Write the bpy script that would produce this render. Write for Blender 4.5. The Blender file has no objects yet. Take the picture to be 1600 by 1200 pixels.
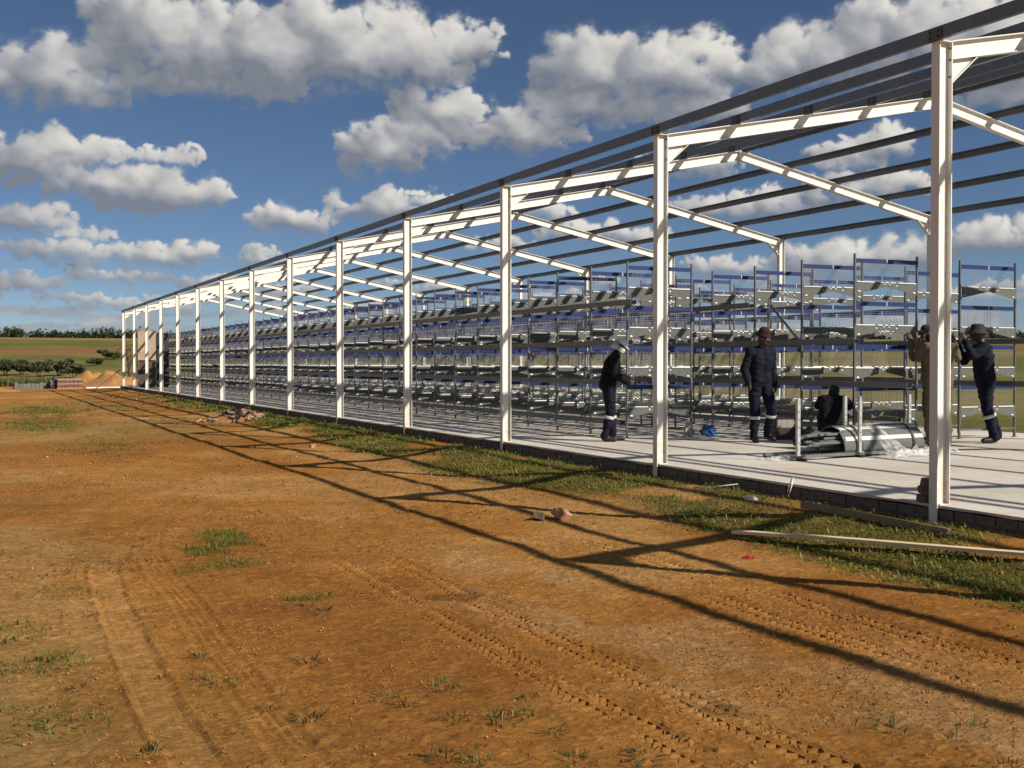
import bpy, bmesh, math, random
import numpy as np
from mathutils import Vector, Matrix, noise as mnoise

R = math.radians
random.seed(7)
rng = np.random.default_rng(7)
scene = bpy.context.scene
COL = scene.collection

# ------------------------------------------------------------------ camera
EYE = 1.25
YAW, PITCH = 0.4387, 0.0178
cam_data = bpy.data.cameras.new('camera')
cam_data.sensor_width = 36.0
cam_data.lens = 1809.0 / 1600.0 * 36.0
cam_data.clip_start = 0.05
cam_data.clip_end = 6000
cam = bpy.data.objects.new('camera', cam_data)
COL.objects.link(cam)
cam.location = (0, 0, EYE)
cam.rotation_euler = (math.pi / 2 - PITCH, 0, -YAW)
scene.camera = cam

# ------------------------------------------------------------------ exposure
scene.view_settings.view_transform = 'Standard'
scene.view_settings.look = 'None'
scene.view_settings.exposure = 0.32
scene.view_settings.gamma = 1.0
scene.view_settings.use_curve_mapping = False

# ------------------------------------------------------------------ sun
SUN = Vector((0.79, -1.155, 1.0)).normalized()
sun_data = bpy.data.lights.new('sun', 'SUN')
sun_data.energy = 5.0
sun_data.angle = R(0.53)
sun_data.color = (1.0, 0.90, 0.76)
sun = bpy.data.objects.new('sun', sun_data)
COL.objects.link(sun)
sun.rotation_euler = SUN.to_track_quat('Z', 'Y').to_euler()

# ------------------------------------------------------------------ world: sky with cumulus
CLOUDS = [(3.0, 12.9, 4.75, 1.84), (5.5, 13.9, 2.22, 1.58), (8.0, 15.1, 3.01, 2.69), (12.7, 14.8, 5.07, 2.85), (10.6, 13.4, 5.07, 1.43),
 (17.0, 14.9, 4.75, 2.69), (20.1, 14.5, 3.48, 1.74), (22.9, 15.3, 2.22, 1.33), (2.7, 9.3, 2.53, 1.52), (5.4, 8.3, 4.12, 1.2),
 (8.3, 8.0, 3.33, 1.33), (5.6, 9.7, 1.43, 0.79), (8.3, 9.7, 2.06, 0.63), (2.4, 6.6, 2.38, 0.89), (7.1, 7.3, 1.9, 0.51),
 (4.3, 5.1, 2.85, 0.76), (7.7, 5.0, 2.69, 0.79), (9.7, 5.3, 1.27, 0.7), (14.4, 6.9, 2.38, 0.95), (18.5, 7.6, 2.69, 0.95),
 (20.7, 8.0, 1.58, 0.51), (13.0, 5.0, 1.11, 0.51), (21.4, 12.2, 2.38, 1.52), (25.1, 11.3, 3.48, 1.43), (18.5, 10.3, 2.38, 1.43),
 (20.4, 11.0, 2.22, 1.27), (28.3, 14.1, 2.53, 2.06), (31.7, 13.9, 4.75, 2.38), (28.3, 12.5, 3.48, 1.43), (27.0, 11.0, 1.9, 0.79),
 (33.9, 12.2, 2.85, 1.27), (37.2, 13.8, 2.53, 1.58), (40.2, 14.2, 3.8, 1.96), (44.2, 14.9, 5.38, 2.38), (47.8, 14.4, 3.8, 2.53),
 (47.8, 12.0, 2.53, 0.95), (42.9, 10.3, 1.74, 1.01), (41.4, 9.7, 1.9, 0.79), (41.4, 8.2, 4.12, 0.95), (37.6, 7.7, 2.85, 0.79),
 (34.8, 7.5, 2.53, 0.7), (35.5, 4.7, 2.38, 0.7), (40.3, 4.8, 2.85, 1.27), (43.5, 5.0, 2.85, 1.11), (47.9, 5.6, 3.48, 1.2),
 (28.3, 6.5, 2.22, 0.79), (31.4, 6.2, 1.58, 0.7), (24.5, 5.9, 1.9, 0.57), (26.7, 7.5, 1.9, 0.63), (33.9, 9.7, 2.85, 0.95),
 (2.3, 3.7, 2.0, 0.54), (6.7, 4.0, 2.4, 0.40), (10.9, 3.8, 2.2, 0.5), (2.1, 5.3, 1.27, 0.44), (5.1, 6.0, 1.43, 0.44),
 (13.3, 3.5, 2.6, 0.44)]

world = bpy.data.worlds.new('World')
scene.world = world
world.use_nodes = True


def make_sky_maps(W=1260, H=800):
    """coverage and brightness of the clouds over azimuth -1.9..52.1 deg and elevation 0..90 (first 20 deg on 3/4 of the rows)"""
    r2 = np.random.default_rng(23)
    tab = r2.random((256, 256)).astype(np.float32)
    def vn(x, y):
        xi = np.floor(x).astype(np.int32); yi = np.floor(y).astype(np.int32)
        fx = (x - xi); fy = (y - yi)
        fx = fx * fx * fx * (fx * (fx * 6 - 15) + 10); fy = fy * fy * fy * (fy * (fy * 6 - 15) + 10)
        a = tab[yi & 255, xi & 255]; b = tab[yi & 255, (xi + 1) & 255]
        c = tab[(yi + 1) & 255, xi & 255]; d = tab[(yi + 1) & 255, (xi + 1) & 255]
        return (a * (1 - fx) + b * fx) * (1 - fy) + (c * (1 - fx) + d * fx) * fy
    def fb(x, y, o, g=.5):
        t = 0; a = 1.; n = 0.; ca, sa = math.cos(.6), math.sin(.6)
        for i in range(o):
            t = t + a * vn(x + 31.7 * i, y + 12.9 * i); n += a
            x, y = (ca * x - sa * y) * 2.05, (sa * x + ca * y) * 2.05
            a *= g
        return t / n
    u = (np.arange(W) + .5) / W * 54 - 1.9
    v = (np.arange(H) + .5) / H
    e = np.where(v < .75, v / .75 * 20, 20 + (v - .75) / .25 * 70)
    A, Ev = np.meshgrid(u.astype(np.float32), e.astype(np.float32))
    k = np.clip((Ev - 3) / 6, 0, 1)
    n1 = fb(A * .8, Ev * 1.0, 6, .55) - .5; n2 = fb(A * .8 + 70, Ev * 1.0 + 30, 6, .55) - .5
    m1 = fb(A * 2.0, Ev * 2.4, 5, .55) - .5; m2 = fb(A * 2.0 + 70, Ev * 2.4 + 30, 5, .55) - .5
    nx = n1 * k + .45 * m1 * (1 - k); ny = n2 * k + .45 * m2 * (1 - k)
    Aw, Ew = A + nx * 1.5, Ev + ny * 1.25
    S = np.full(A.shape, -1., np.float32); Hh = np.zeros(A.shape, np.float32)
    und = np.zeros(A.shape, np.float32); ws = np.full(A.shape, 1e-5, np.float32)
    def puff(az, el, r, z, base, top):
        i0, i1 = np.searchsorted(u, [az - r - 1.6, az + r + 1.6]); j0, j1 = np.searchsorted(e, [el - r - 1.4, el + r + 1.4])
        if i1 <= i0 or j1 <= j0: return
        w = (slice(j0, j1), slice(i0, i1))
        dx, dy = (Aw[w] - az) / r, (Ew[w] - el) / r
        d2 = dx * dx + dy * dy
        cut = (Ew[w] - base) / (.40 * (top - base) + .05)        # flat, soft underside
        s = np.minimum(1 - np.sqrt(d2), cut * .55)
        S[w] = np.maximum(S[w], s)
        h = z + r * np.sqrt(np.clip(1 - d2, 0, 1)) * np.clip(cut + .35, 0, 1)
        Hh[w] = np.where(d2 < 1, np.maximum(Hh[w], h), Hh[w])
        wt = np.exp(-d2 * 1.5); ws[w] += wt; und[w] += wt * np.clip((Ew[w] - base) / (top - base), 0, 1)
    lst = list(CLOUDS)
    for _ in range(28):                                           # the same sky goes on above the photograph
        ry = r2.uniform(1.6, 4.0); lst.append((r2.uniform(-1.9, 52), r2.uniform(21, 82), ry * r2.uniform(1.5, 2.6), ry))
    for _ in range(34):                                           # small far clouds near the horizon
        ry = r2.uniform(.16, .36); lst.append((r2.uniform(-1.9, 52), r2.uniform(1.6, 4.2), ry * r2.uniform(3, 9), ry))
    for _ in range(22):
        ry = r2.uniform(.18, .42); lst.append((r2.uniform(-1, 15), r2.uniform(2.4, 5.6), ry * r2.uniform(1.6, 4.5), ry))
    for az, el, rx, ry in lst:
        base, top = el - ry * .80, el + ry * 1.0
        n = int(14 + 12 * rx / ry)
        for i in range(n):
            x = r2.uniform(-1, 1); env = math.sqrt(max(0, 1 - x * x))
            y = r2.uniform(-.55, .62) * (.35 + .65 * env)
            r = ry * r2.uniform(.22, .58) * (.45 + .55 * env)
            puff(az + x * rx * .92, el + y * ry, r, r2.uniform(0, .5) * ry * env, base, top)
        puff(az, el - .1 * ry, ry * .8, .3 * ry, base, top)
        puff(az - rx * .4, el - .15 * ry, ry * .62, .2 * ry, base, top); puff(az + rx * .4, el - .15 * ry, ry * .62, .2 * ry, base, top)
    und /= ws
    deck = (fb(A * .30 + 2, Ev * 2.0 + 4, 4) - .41) * 2.6 - np.clip((Ev - 2.0) / 1.2, 0, 2)
    und = np.where(deck > S, .12, und); S = np.maximum(S, np.minimum(deck, .4))
    fz = (fb(A * 1.6 + 5, Ev * 2.0, 5, .55) - .5) * k + (fb(A * 3.2 + 5, Ev * 4.0, 4, .55) - .5) * (1 - k)
    D = S + .60 * fz
    cov = np.clip((D + .10) / (.56 + .2 * (1 - k)), 0, 1); cov = cov * cov * (3 - 2 * cov)
    cov = np.maximum(cov, np.clip((D + .35) / .5, 0, 1) ** 2 * .16)
    fy_ = np.fft.fftfreq(H)[:, None]; fx_ = np.fft.rfftfreq(W)[None, :]; f2 = fx_ * fx_ + fy_ * fy_
    def blur(a, s):
        return np.fft.irfft2(np.fft.rfft2(a) * np.exp(-2 * np.pi ** 2 * f2 * s * s), s=(H, W)).astype(np.float32)
    px, py = W / 54., H * .75 / 20.
    def grad(a):
        return (np.roll(a, -1, 1) - np.roll(a, 1, 1)) * px / 2, (np.roll(a, -1, 0) - np.roll(a, 1, 0)) * py / 2
    g1x, g1y = grad(blur(Hh, 2.2)); g2x, g2y = grad(blur(Hh, 7)); g3x, g3y = grad(blur(Hh, 20))
    gx = .30 * g1x + .75 * g2x + 1.0 * g3x; gy = .30 * g1y + .75 * g2y + 1.0 * g3y
    nl = (-.50 * gx - .52 * gy + .69) / np.sqrt(gx * gx + gy * gy + 1)
    tau = 0; Db = blur(np.clip(D, 0, 1) * cov, 5)
    for t in (.4, .8, 1.3, 1.9):
        tau = tau + np.roll(np.roll(Db, -int(t * .5 * px), 1), -int(t * .85 * py), 0)
    tr = np.exp(-1.1 * tau)
    lit = .52 * np.clip(nl, 0, 1) + .22 * tr + .20 * blur(und, 3) + .26 * blur(fz, 1.2) + .34 * (fb(A * .55 + 9, Ev * .75 + 3, 5) - .5) + .10
    lit = lit * (.80 + .20 * np.clip((Ev - 1) / 6, 0, 1))
    lit = blur(lit, .8)
    lit = np.clip((lit - .20) * 1.32, 0, 1)
    return cov.astype(np.float32), lit.astype(np.float32)


def build_world():
    nt = world.node_tree; N, L = nt.nodes, nt.links
    N.clear()

    def mt(op, a, b=None, c=None, clamp=False):
        n = N.new('ShaderNodeMath'); n.operation = op; n.use_clamp = clamp
        for i, v in enumerate((a, b, c)):
            if v is None: continue
            if isinstance(v, (int, float)): n.inputs[i].default_value = v
            else: L.new(v, n.inputs[i])
        return n.outputs[0]
    out = N.new('ShaderNodeOutputWorld')
    sky = N.new('ShaderNodeTexSky'); sky.sky_type = 'NISHITA'; sky.sun_disc = False
    sky.sun_elevation = math.asin(SUN.z)
    sky.sun_rotation = math.atan2(SUN.x, SUN.y)
    sky.altitude = 1900; sky.air_density = 0.8; sky.dust_density = 0.2; sky.ozone_density = 4.0
    bg = N.new('ShaderNodeBackground'); bg.inputs['Strength'].default_value = SKY_STRENGTH
    L.new(sky.outputs[0], bg.inputs['Color'])
    # computed cloud map over azimuth and elevation (in memory, no file)
    cov, lit = make_sky_maps()
    H, W = cov.shape
    img = bpy.data.images.new('cloud_map', W, H, alpha=False, float_buffer=True, is_data=True)
    px = np.zeros((H, W, 4), np.float32); px[..., 0] = cov; px[..., 1] = lit; px[..., 3] = 1
    img.pixels.foreach_set(px.ravel()); img.update()
    img.pack()
    tc = N.new('ShaderNodeTexCoord')
    sep = N.new('ShaderNodeSeparateXYZ'); L.new(tc.outputs['Generated'], sep.inputs[0])
    az = mt('MULTIPLY', mt('ARCTAN2', sep.outputs[0], sep.outputs[1]), 180 / math.pi)
    u = mt('DIVIDE', mt('PINGPONG', mt('ADD', az, 1.9), 54.0), 54.0)
    el = mt('MULTIPLY', mt('ARCSINE', sep.outputs[2]), 180 / math.pi)
    v = mt('MINIMUM', mt('MULTIPLY', el, .75 / 20), mt('MULTIPLY_ADD', mt('SUBTRACT', el, 20.0), .25 / 70, .75))
    # slope is larger below 20 degrees: take the lower branch there
    low = mt('LESS_THAN', el, 20.0)
    va = mt('MULTIPLY', el, .75 / 20); vb = mt('MULTIPLY_ADD', mt('SUBTRACT', el, 20.0), .25 / 70, .75)
    v = mt('ADD', mt('MULTIPLY', va, low), mt('MULTIPLY', vb, mt('SUBTRACT', 1.0, low)))
    P = N.new('ShaderNodeCombineXYZ'); L.new(u, P.inputs[0]); L.new(v, P.inputs[1])
    ti = N.new('ShaderNodeTexImage'); ti.image = img; ti.interpolation = 'Cubic'; ti.extension = 'EXTEND'
    L.new(P.outputs[0], ti.inputs[0])
    sc = N.new('ShaderNodeSeparateColor'); L.new(ti.outputs[0], sc.inputs[0])
    ramp = N.new('ShaderNodeValToRGB')
    cr = ramp.color_ramp
    cr.elements[0].position = 0.0; cr.elements[0].color = (0.25, 0.275, 0.32, 1)
    cr.elements[1].position = 1.0; cr.elements[1].color = (0.93, 0.895, 0.83, 1)
    e = cr.elements.new(0.42); e.color = (0.43, 0.445, 0.475, 1)
    L.new(sc.outputs[1], ramp.inputs[0])
    bc = N.new('ShaderNodeBackground'); bc.inputs['Strength'].default_value = 0.66
    L.new(ramp.outputs[0], bc.inputs['Color'])
    up = N.new('ShaderNodeMapRange'); up.inputs[1].default_value = 0.0; up.inputs[2].default_value = .6
    L.new(el, up.inputs[0])
    fac = mt('MULTIPLY', mt('MULTIPLY', sc.outputs[0], up.outputs[0]), 0.97)
    ms = N.new('ShaderNodeMixShader')
    L.new(fac, ms.inputs[0]); L.new(bg.outputs[0], ms.inputs[1]); L.new(bc.outputs[0], ms.inputs[2])
    L.new(ms.outputs[0], out.inputs[0])


SKY_STRENGTH = 0.05
build_world()
world.cycles.sampling_method = 'MANUAL'
world.cycles.sample_map_resolution = 512
scene.cycles.use_denoising = True
scene.cycles.denoising_prefilter = 'FAST'
scene.cycles.max_bounces = 6
scene.cycles.diffuse_bounces = 2
scene.cycles.transparent_max_bounces = 8

# ------------------------------------------------------------------ materials
def nodes_of(m):
    m.use_nodes = True
    nt = m.node_tree
    return nt, nt.nodes, nt.links, nt.nodes['Principled BSDF']


def mat_simple(name, col, rough=0.6, metal=0.0, var=0.12, scale=6.0, bump=0.0, bscale=60.0, stain=None, spec=0.5):
    m = bpy.data.materials.new(name)
    nt, N, L, b = nodes_of(m)
    b.inputs['Roughness'].default_value = rough
    b.inputs['Metallic'].default_value = metal
    b.inputs['Specular IOR Level'].default_value = spec
    tc = N.new('ShaderNodeTexCoord')
    nz = N.new('ShaderNodeTexNoise'); nz.inputs['Scale'].default_value = scale; nz.inputs['Detail'].default_value = 6
    nz.inputs['Roughness'].default_value = 0.65
    L.new(tc.outputs['Object'], nz.inputs['Vector'])
    rp = N.new('ShaderNodeValToRGB')
    rp.color_ramp.elements[0].position = 0.3; rp.color_ramp.elements[1].position = 0.72
    rp.color_ramp.elements[0].color = (*[c * (1 - var) for c in col], 1)
    rp.color_ramp.elements[1].color = (*[min(1, c * (1 + var)) for c in col], 1)
    L.new(nz.outputs['Fac'], rp.inputs[0])
    src = rp.outputs[0]
    if stain:
        n2 = N.new('ShaderNodeTexNoise'); n2.inputs['Scale'].default_value = stain[1]; n2.inputs['Detail'].default_value = 8
        n2.inputs['Roughness'].default_value = 0.7
        L.new(tc.outputs['Object'], n2.inputs['Vector'])
        r2 = N.new('ShaderNodeMapRange'); r2.inputs[1].default_value = stain[2]; r2.inputs[2].default_value = stain[2] + 0.12
        L.new(n2.outputs['Fac'], r2.inputs[0])
        mx = N.new('ShaderNodeMix'); mx.data_type = 'RGBA'
        f = N.new('ShaderNodeMath'); f.operation = 'MULTIPLY'; f.inputs[1].default_value = stain[3]
        L.new(r2.outputs[0], f.inputs[0]); L.new(f.outputs[0], mx.inputs[0])
        L.new(src, mx.inputs[6]); mx.inputs[7].default_value = (*stain[0], 1)
        src = mx.outputs[2]
    L.new(src, b.inputs['Base Color'])
    if bump > 0:
        n3 = N.new('ShaderNodeTexNoise'); n3.inputs['Scale'].default_value = bscale; n3.inputs['Detail'].default_value = 4
        L.new(tc.outputs['Object'], n3.inputs['Vector'])
        bp = N.new('ShaderNodeBump'); bp.inputs['Strength'].default_value = bump; bp.inputs['Distance'].default_value = 0.01
        L.new(n3.outputs['Fac'], bp.inputs['Height']); L.new(bp.outputs[0], b.inputs['Normal'])
    return m


def mat_attr(name, rough=0.8, trans=0.0, nscale=0.0, attr='Col', bump=0.0, bscale=40.0):
    m = bpy.data.materials.new(name)
    nt, N, L, b = nodes_of(m)
    b.inputs['Roughness'].default_value = rough
    b.inputs['Specular IOR Level'].default_value = 0.25
    a = N.new('ShaderNodeVertexColor'); a.layer_name = attr
    L.new(a.outputs[0], b.inputs['Base Color'])
    if trans:
        t = N.new('ShaderNodeBsdfTranslucent'); L.new(a.outputs[0], t.inputs[0])
        ms = N.new('ShaderNodeMixShader'); ms.inputs[0].default_value = trans
        out = N['Material Output']
        L.new(b.outputs[0], ms.inputs[1]); L.new(t.outputs[0], ms.inputs[2]); L.new(ms.outputs[0], out.inputs[0])
    return m


M = {}
def make_white():
    m = bpy.data.materials.new('white_painted_steel'); nt, N, L, b = nodes_of(m)
    tc = N.new('ShaderNodeTexCoord')
    def nz(s, d, r, sq=None):
        n = N.new('ShaderNodeTexNoise'); n.inputs['Scale'].default_value = s; n.inputs['Detail'].default_value = d; n.inputs['Roughness'].default_value = r
        src = tc.outputs['Object']
        oi = N.new('ShaderNodeObjectInfo'); ad = N.new('ShaderNodeVectorMath'); ad.operation = 'ADD'
        cx = N.new('ShaderNodeCombineXYZ'); mu = N.new('ShaderNodeMath'); mu.operation = 'MULTIPLY'; mu.inputs[1].default_value = 37
        L.new(oi.outputs['Random'], mu.inputs[0]); L.new(mu.outputs[0], cx.inputs[1]); L.new(src, ad.inputs[0]); L.new(cx.outputs[0], ad.inputs[1]); src = ad.outputs[0]
        if sq:
            mp = N.new('ShaderNodeMapping'); mp.inputs['Scale'].default_value = sq; L.new(src, mp.inputs[0]); src = mp.outputs[0]
        L.new(src, n.inputs['Vector']); return n.outputs['Fac']
    def rng_(src, a, b, c=0., d=1.):
        r_ = N.new('ShaderNodeMapRange'); r_.inputs[1].default_value = a; r_.inputs[2].default_value = b; r_.inputs[3].default_value = c; r_.inputs[4].default_value = d
        L.new(src, r_.inputs[0]); return r_.outputs[0]
    def mix(c, fac, col):
        x = N.new('ShaderNodeMix'); x.data_type = 'RGBA'; L.new(fac, x.inputs[0])
        if isinstance(c, tuple): x.inputs[6].default_value = (*c, 1)
        else: L.new(c, x.inputs[6])
        x.inputs[7].default_value = (*col, 1); return x.outputs[2]
    c = mix((0.77, 0.755, 0.705), rng_(nz(2.5, 5, .6), .35, .7, 0, .5), (0.68, 0.665, 0.61))
    c = mix(c, rng_(nz(5, 8, .7, (6, 6, .7)), .58, .75, 0, .38), (0.45, 0.40, 0.33))
    c = mix(c, rng_(nz(14, 8, .75), .66, .73, 0, .55), (0.30, 0.20, 0.13))
    sp = N.new('ShaderNodeSeparateXYZ'); L.new(tc.outputs['Object'], sp.inputs[0])
    low = rng_(sp.outputs[2], .55, -.05, 0, 1)
    mu = N.new('ShaderNodeMath'); mu.operation = 'MULTIPLY'; L.new(low, mu.inputs[0]); L.new(rng_(nz(7, 7, .7), .40, .66, .05, .75), mu.inputs[1])
    c = mix(c, mu.outputs[0], (0.36, 0.21, 0.11))
    L.new(c, b.inputs['Base Color']); b.inputs['Roughness'].default_value = .5
    return m


M['white'] = make_white()
M['galv_dark'] = mat_simple('galvanised_purlin', (0.135, 0.148, 0.165), 0.45, 0.3, 0.14, 9.0)
M['galv'] = mat_simple('galvanised_sheet', (0.120, 0.127, 0.122), 0.6, 0.0, 0.16, 14.0, stain=((0.08, 0.083, 0.08), 7.0, 0.56, 0.5), spec=0.15)
M['post'] = mat_simple('galvanised_post', (0.13, 0.14, 0.15), 0.4, 0.3, 0.15, 10.0)
M['lip'] = mat_simple('pale_and_sunlit_zinc', (0.55, 0.56, 0.54), 0.4, 0.1, 0.08, 20.0)  # pale zinc; on sheet lips and ears it is painted-in sun glint
M['galv_light'] = mat_simple('weathered_zinc', (0.42, 0.425, 0.41), 0.45, 0.2, 0.35, 18.0)
M['trough'] = mat_simple('grey_feed_trough', (0.135, 0.145, 0.142), 0.45, 0.1, 0.12, 3.0)
M['blue'] = mat_simple('blue_plastic', (0.009, 0.024, 0.110), 0.42, 0, 0.18, 8.0)
M['wire'] = mat_simple('zinc_wire', (0.34, 0.35, 0.36), 0.45, 0.3, 0.08, 30.0)
M['brick'] = mat_simple('clay_brick', (0.125, 0.088, 0.068), 0.9, 0, 0.30, 7.0, 0.5, 90.0, stain=((0.20, 0.175, 0.15), 9.0, 0.52, 0.75))
M['brick2'] = mat_simple('pale_clay_brick', (0.42, 0.215, 0.13), 0.9, 0, 0.25, 9.0, 0.5, 90.0, stain=((0.55, 0.45, 0.38), 8.0, 0.56, 0.6))
M['mortar'] = mat_simple('mortar', (0.24, 0.21, 0.18), 0.95, 0, 0.2, 10.0, 0.5, 60.0)
M['timber'] = mat_simple('pale_timber', (0.66, 0.52, 0.31), 0.75, 0, 0.15, 4.0, 0.2, 40.0)
M['timber_dark'] = mat_simple('weathered_timber', (0.24, 0.17, 0.095), 0.85, 0, 0.25, 5.0, 0.3, 40.0)
M['soil_pile'] = mat_simple('orange_sand', (0.34, 0.165, 0.055), 0.95, 0, 0.25, 2.5, 1.0, 8.0)
M['navy'] = mat_simple('navy_workwear', (0.0055, 0.008, 0.018), 0.85, 0, 0.35, 9.0, 0.4, 30.0, spec=0.2)
M['black_cloth'] = mat_simple('black_workwear', (0.005, 0.005, 0.007), 0.85, 0, 0.35, 9.0, 0.4, 30.0, spec=0.2)
M['khaki'] = mat_simple('khaki_workwear', (0.125, 0.103, 0.068), 0.85, 0, 0.2, 9.0, 0.4, 30.0, spec=0.2)
M['skin'] = mat_simple('dark_skin', (0.040, 0.020, 0.013), 0.5, 0, 0.15, 20.0)
M['boot'] = mat_simple('black_boot', (0.012, 0.011, 0.010), 0.5, 0, 0.2, 20.0)
M['glove'] = mat_simple('work_glove', (0.06, 0.05, 0.04), 0.8, 0, 0.2, 20.0)
M['reflect'] = mat_simple('reflective_band', (0.52, 0.52, 0.50), 0.5, 0.2, 0.12, 20.0)
M['beanie'] = mat_simple('maroon_knit', (0.026, 0.010, 0.009), 0.95, 0, 0.25, 30.0)
M['cap_white'] = mat_simple('pale_cloth', (0.60, 0.60, 0.58), 0.85, 0, 0.15, 12.0, 0.4, 25.0)
M['cap_red'] = mat_simple('red_cap', (0.50, 0.022, 0.020), 0.7, 0, 0.15, 12.0)
M['cap_dark'] = mat_simple('charcoal_hat', (0.022, 0.022, 0.024), 0.9, 0, 0.25, 12.0)
M['yellow'] = mat_simple('yellow_trim', (0.70, 0.55, 0.06), 0.6, 0, 0.1, 12.0)
M['carton'] = mat_simple('brown_carton', (0.07, 0.052, 0.04), 0.85, 0, 0.2, 8.0)
M['label'] = mat_simple('pale_print', (0.42, 0.40, 0.36), 0.8, 0, 0.2, 30.0)
M['bluebag'] = mat_simple('blue_tarp', (0.020, 0.085, 0.26), 0.45, 0, 0.3, 10.0, 0.5, 25.0)
M['red'] = mat_simple('red_cloth', (0.30, 0.022, 0.018), 0.8, 0, 0.3, 20.0, 0.4, 50.0)
M['litter'] = mat_simple('white_plastic', (0.70, 0.70, 0.68), 0.5, 0, 0.1, 20.0)
M['strap'] = mat_simple('black_strap', (0.02, 0.02, 0.021), 0.5, 0, 0.1, 20.0)
M['block'] = mat_simple('grey_block', (0.14, 0.15, 0.13), 0.9, 0, 0.2, 4.0)
M['dark_panel'] = mat_simple('dark_brown_panel', (0.065, 0.046, 0.036), 0.6, 0, 0.15, 4.0)
M['dark_block'] = mat_simple('dark_green_grey', (0.030, 0.040, 0.045), 0.5, 0.2, 0.2, 4.0)
M['bark'] = mat_simple('bark', (0.07, 0.05, 0.035), 0.95, 0, 0.3, 6.0)
M['leaf'] = mat_attr('leaves', 0.7, 0.25)
M['grass'] = mat_attr('grass_blades', 0.6, 0.3)
M['stone'] = mat_attr('clods', 0.95)
# clear film
m = bpy.data.materials.new('clear_film'); nt, N_, L_, b_ = nodes_of(m)
b_.inputs['Base Color'].default_value = (0.82, 0.83, 0.82, 1); b_.inputs['Roughness'].default_value = 0.22
tr = N_.new('ShaderNodeBsdfTransparent'); mxs = N_.new('ShaderNodeMixShader')
nzf = N_.new('ShaderNodeTexNoise'); nzf.inputs['Scale'].default_value = 14; nzf.inputs['Detail'].default_value = 5
mrf = N_.new('ShaderNodeMapRange'); mrf.inputs[1].default_value = .35; mrf.inputs[2].default_value = .7; mrf.inputs[3].default_value = .06; mrf.inputs[4].default_value = .42
tcf = N_.new('ShaderNodeTexCoord'); L_.new(tcf.outputs['Object'], nzf.inputs['Vector']); L_.new(nzf.outputs['Fac'], mrf.inputs[0])
L_.new(mrf.outputs[0], mxs.inputs[0]); L_.new(tr.outputs[0], mxs.inputs[1]); L_.new(b_.outputs[0], mxs.inputs[2])
L_.new(mxs.outputs[0], N_['Material Output'].inputs[0])
M['film'] = m


def make_concrete():
    m = bpy.data.materials.new('concrete_floor'); nt, N, L, b = nodes_of(m)
    b.inputs['Roughness'].default_value = 0.8
    tc = N.new('ShaderNodeTexCoord')
    def nz(s, d, r):
        n = N.new('ShaderNodeTexNoise'); n.inputs['Scale'].default_value = s; n.inputs['Detail'].default_value = d
        n.inputs['Roughness'].default_value = r; L.new(tc.outputs['Object'], n.inputs['Vector']); return n.outputs['Fac']
    a, c = nz(0.45, 6, 0.6), nz(9, 6, 0.7)
    r1 = N.new('ShaderNodeValToRGB')
    r1.color_ramp.elements[0].position = .35; r1.color_ramp.elements[0].color = (0.46, 0.425, 0.37, 1)
    r1.color_ramp.elements[1].position = .66; r1.color_ramp.elements[1].color = (0.585, 0.555, 0.50, 1)
    L.new(a, r1.inputs[0])
    mx = N.new('ShaderNodeMix'); mx.data_type = 'RGBA'; mx.blend_type = 'MULTIPLY'; mx.inputs[0].default_value = 0.55
    r2 = N.new('ShaderNodeValToRGB')
    r2.color_ramp.elements[0].position = .3; r2.color_ramp.elements[0].color = (0.72, 0.70, 0.66, 1)
    r2.color_ramp.elements[1].position = .62; r2.color_ramp.elements[1].color = (1, 1, 1, 1)
    L.new(c, r2.inputs[0]); L.new(r1.outputs[0], mx.inputs[6]); L.new(r2.outputs[0], mx.inputs[7])
    def stain(src, fac, lo, hi, amt, col):
        q = N.new('ShaderNodeMapRange'); q.inputs[1].default_value = lo; q.inputs[2].default_value = hi; q.inputs[4].default_value = amt
        L.new(fac, q.inputs[0]); x = N.new('ShaderNodeMix'); x.data_type = 'RGBA'; L.new(q.outputs[0], x.inputs[0]); L.new(src, x.inputs[6]); x.inputs[7].default_value = (*col, 1)
        return x.outputs[2]
    cc = stain(mx.outputs[2], nz(1.1, 9, .68), .54, .70, .45, (.40, .29, .19))
    cc = stain(cc, nz(2.7, 8, .7), .60, .70, .35, (.27, .25, .22))
    cc = stain(cc, nz(.35, 4, .5), .50, .66, .30, (.62, .60, .56))
    L.new(cc, b.inputs['Base Color'])
    bp = N.new('ShaderNodeBump'); bp.inputs['Strength'].default_value = .25; bp.inputs['Distance'].default_value = .004
    L.new(nz(60, 5, .6), bp.inputs['Height']); L.new(bp.outputs[0], b.inputs['Normal'])
    return m


M['concrete'] = make_concrete()


def make_brickwork():
    m = bpy.data.materials.new('brickwork_far'); nt, N, L, b = nodes_of(m)
    b.inputs['Roughness'].default_value = 0.9
    tc = N.new('ShaderNodeTexCoord')
    mp = N.new('ShaderNodeMapping'); mp.inputs['Rotation'].default_value = (R(90), 0, 0)
    L.new(tc.outputs['Object'], mp.inputs[0])
    br = N.new('ShaderNodeTexBrick'); br.inputs['Scale'].default_value = 1.0
    br.inputs['Brick Width'].default_value = .23; br.inputs['Row Height'].default_value = .085; br.inputs['Mortar Size'].default_value = .008
    br.inputs['Color1'].default_value = (.36, .24, .16, 1); br.inputs['Color2'].default_value = (.44, .33, .25, 1); br.inputs['Mortar'].default_value = (.36, .30, .24, 1)
    L.new(mp.outputs[0], br.inputs['Vector']); L.new(br.outputs[0], b.inputs['Base Color'])
    return m


M['brickwork'] = make_brickwork()


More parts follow.
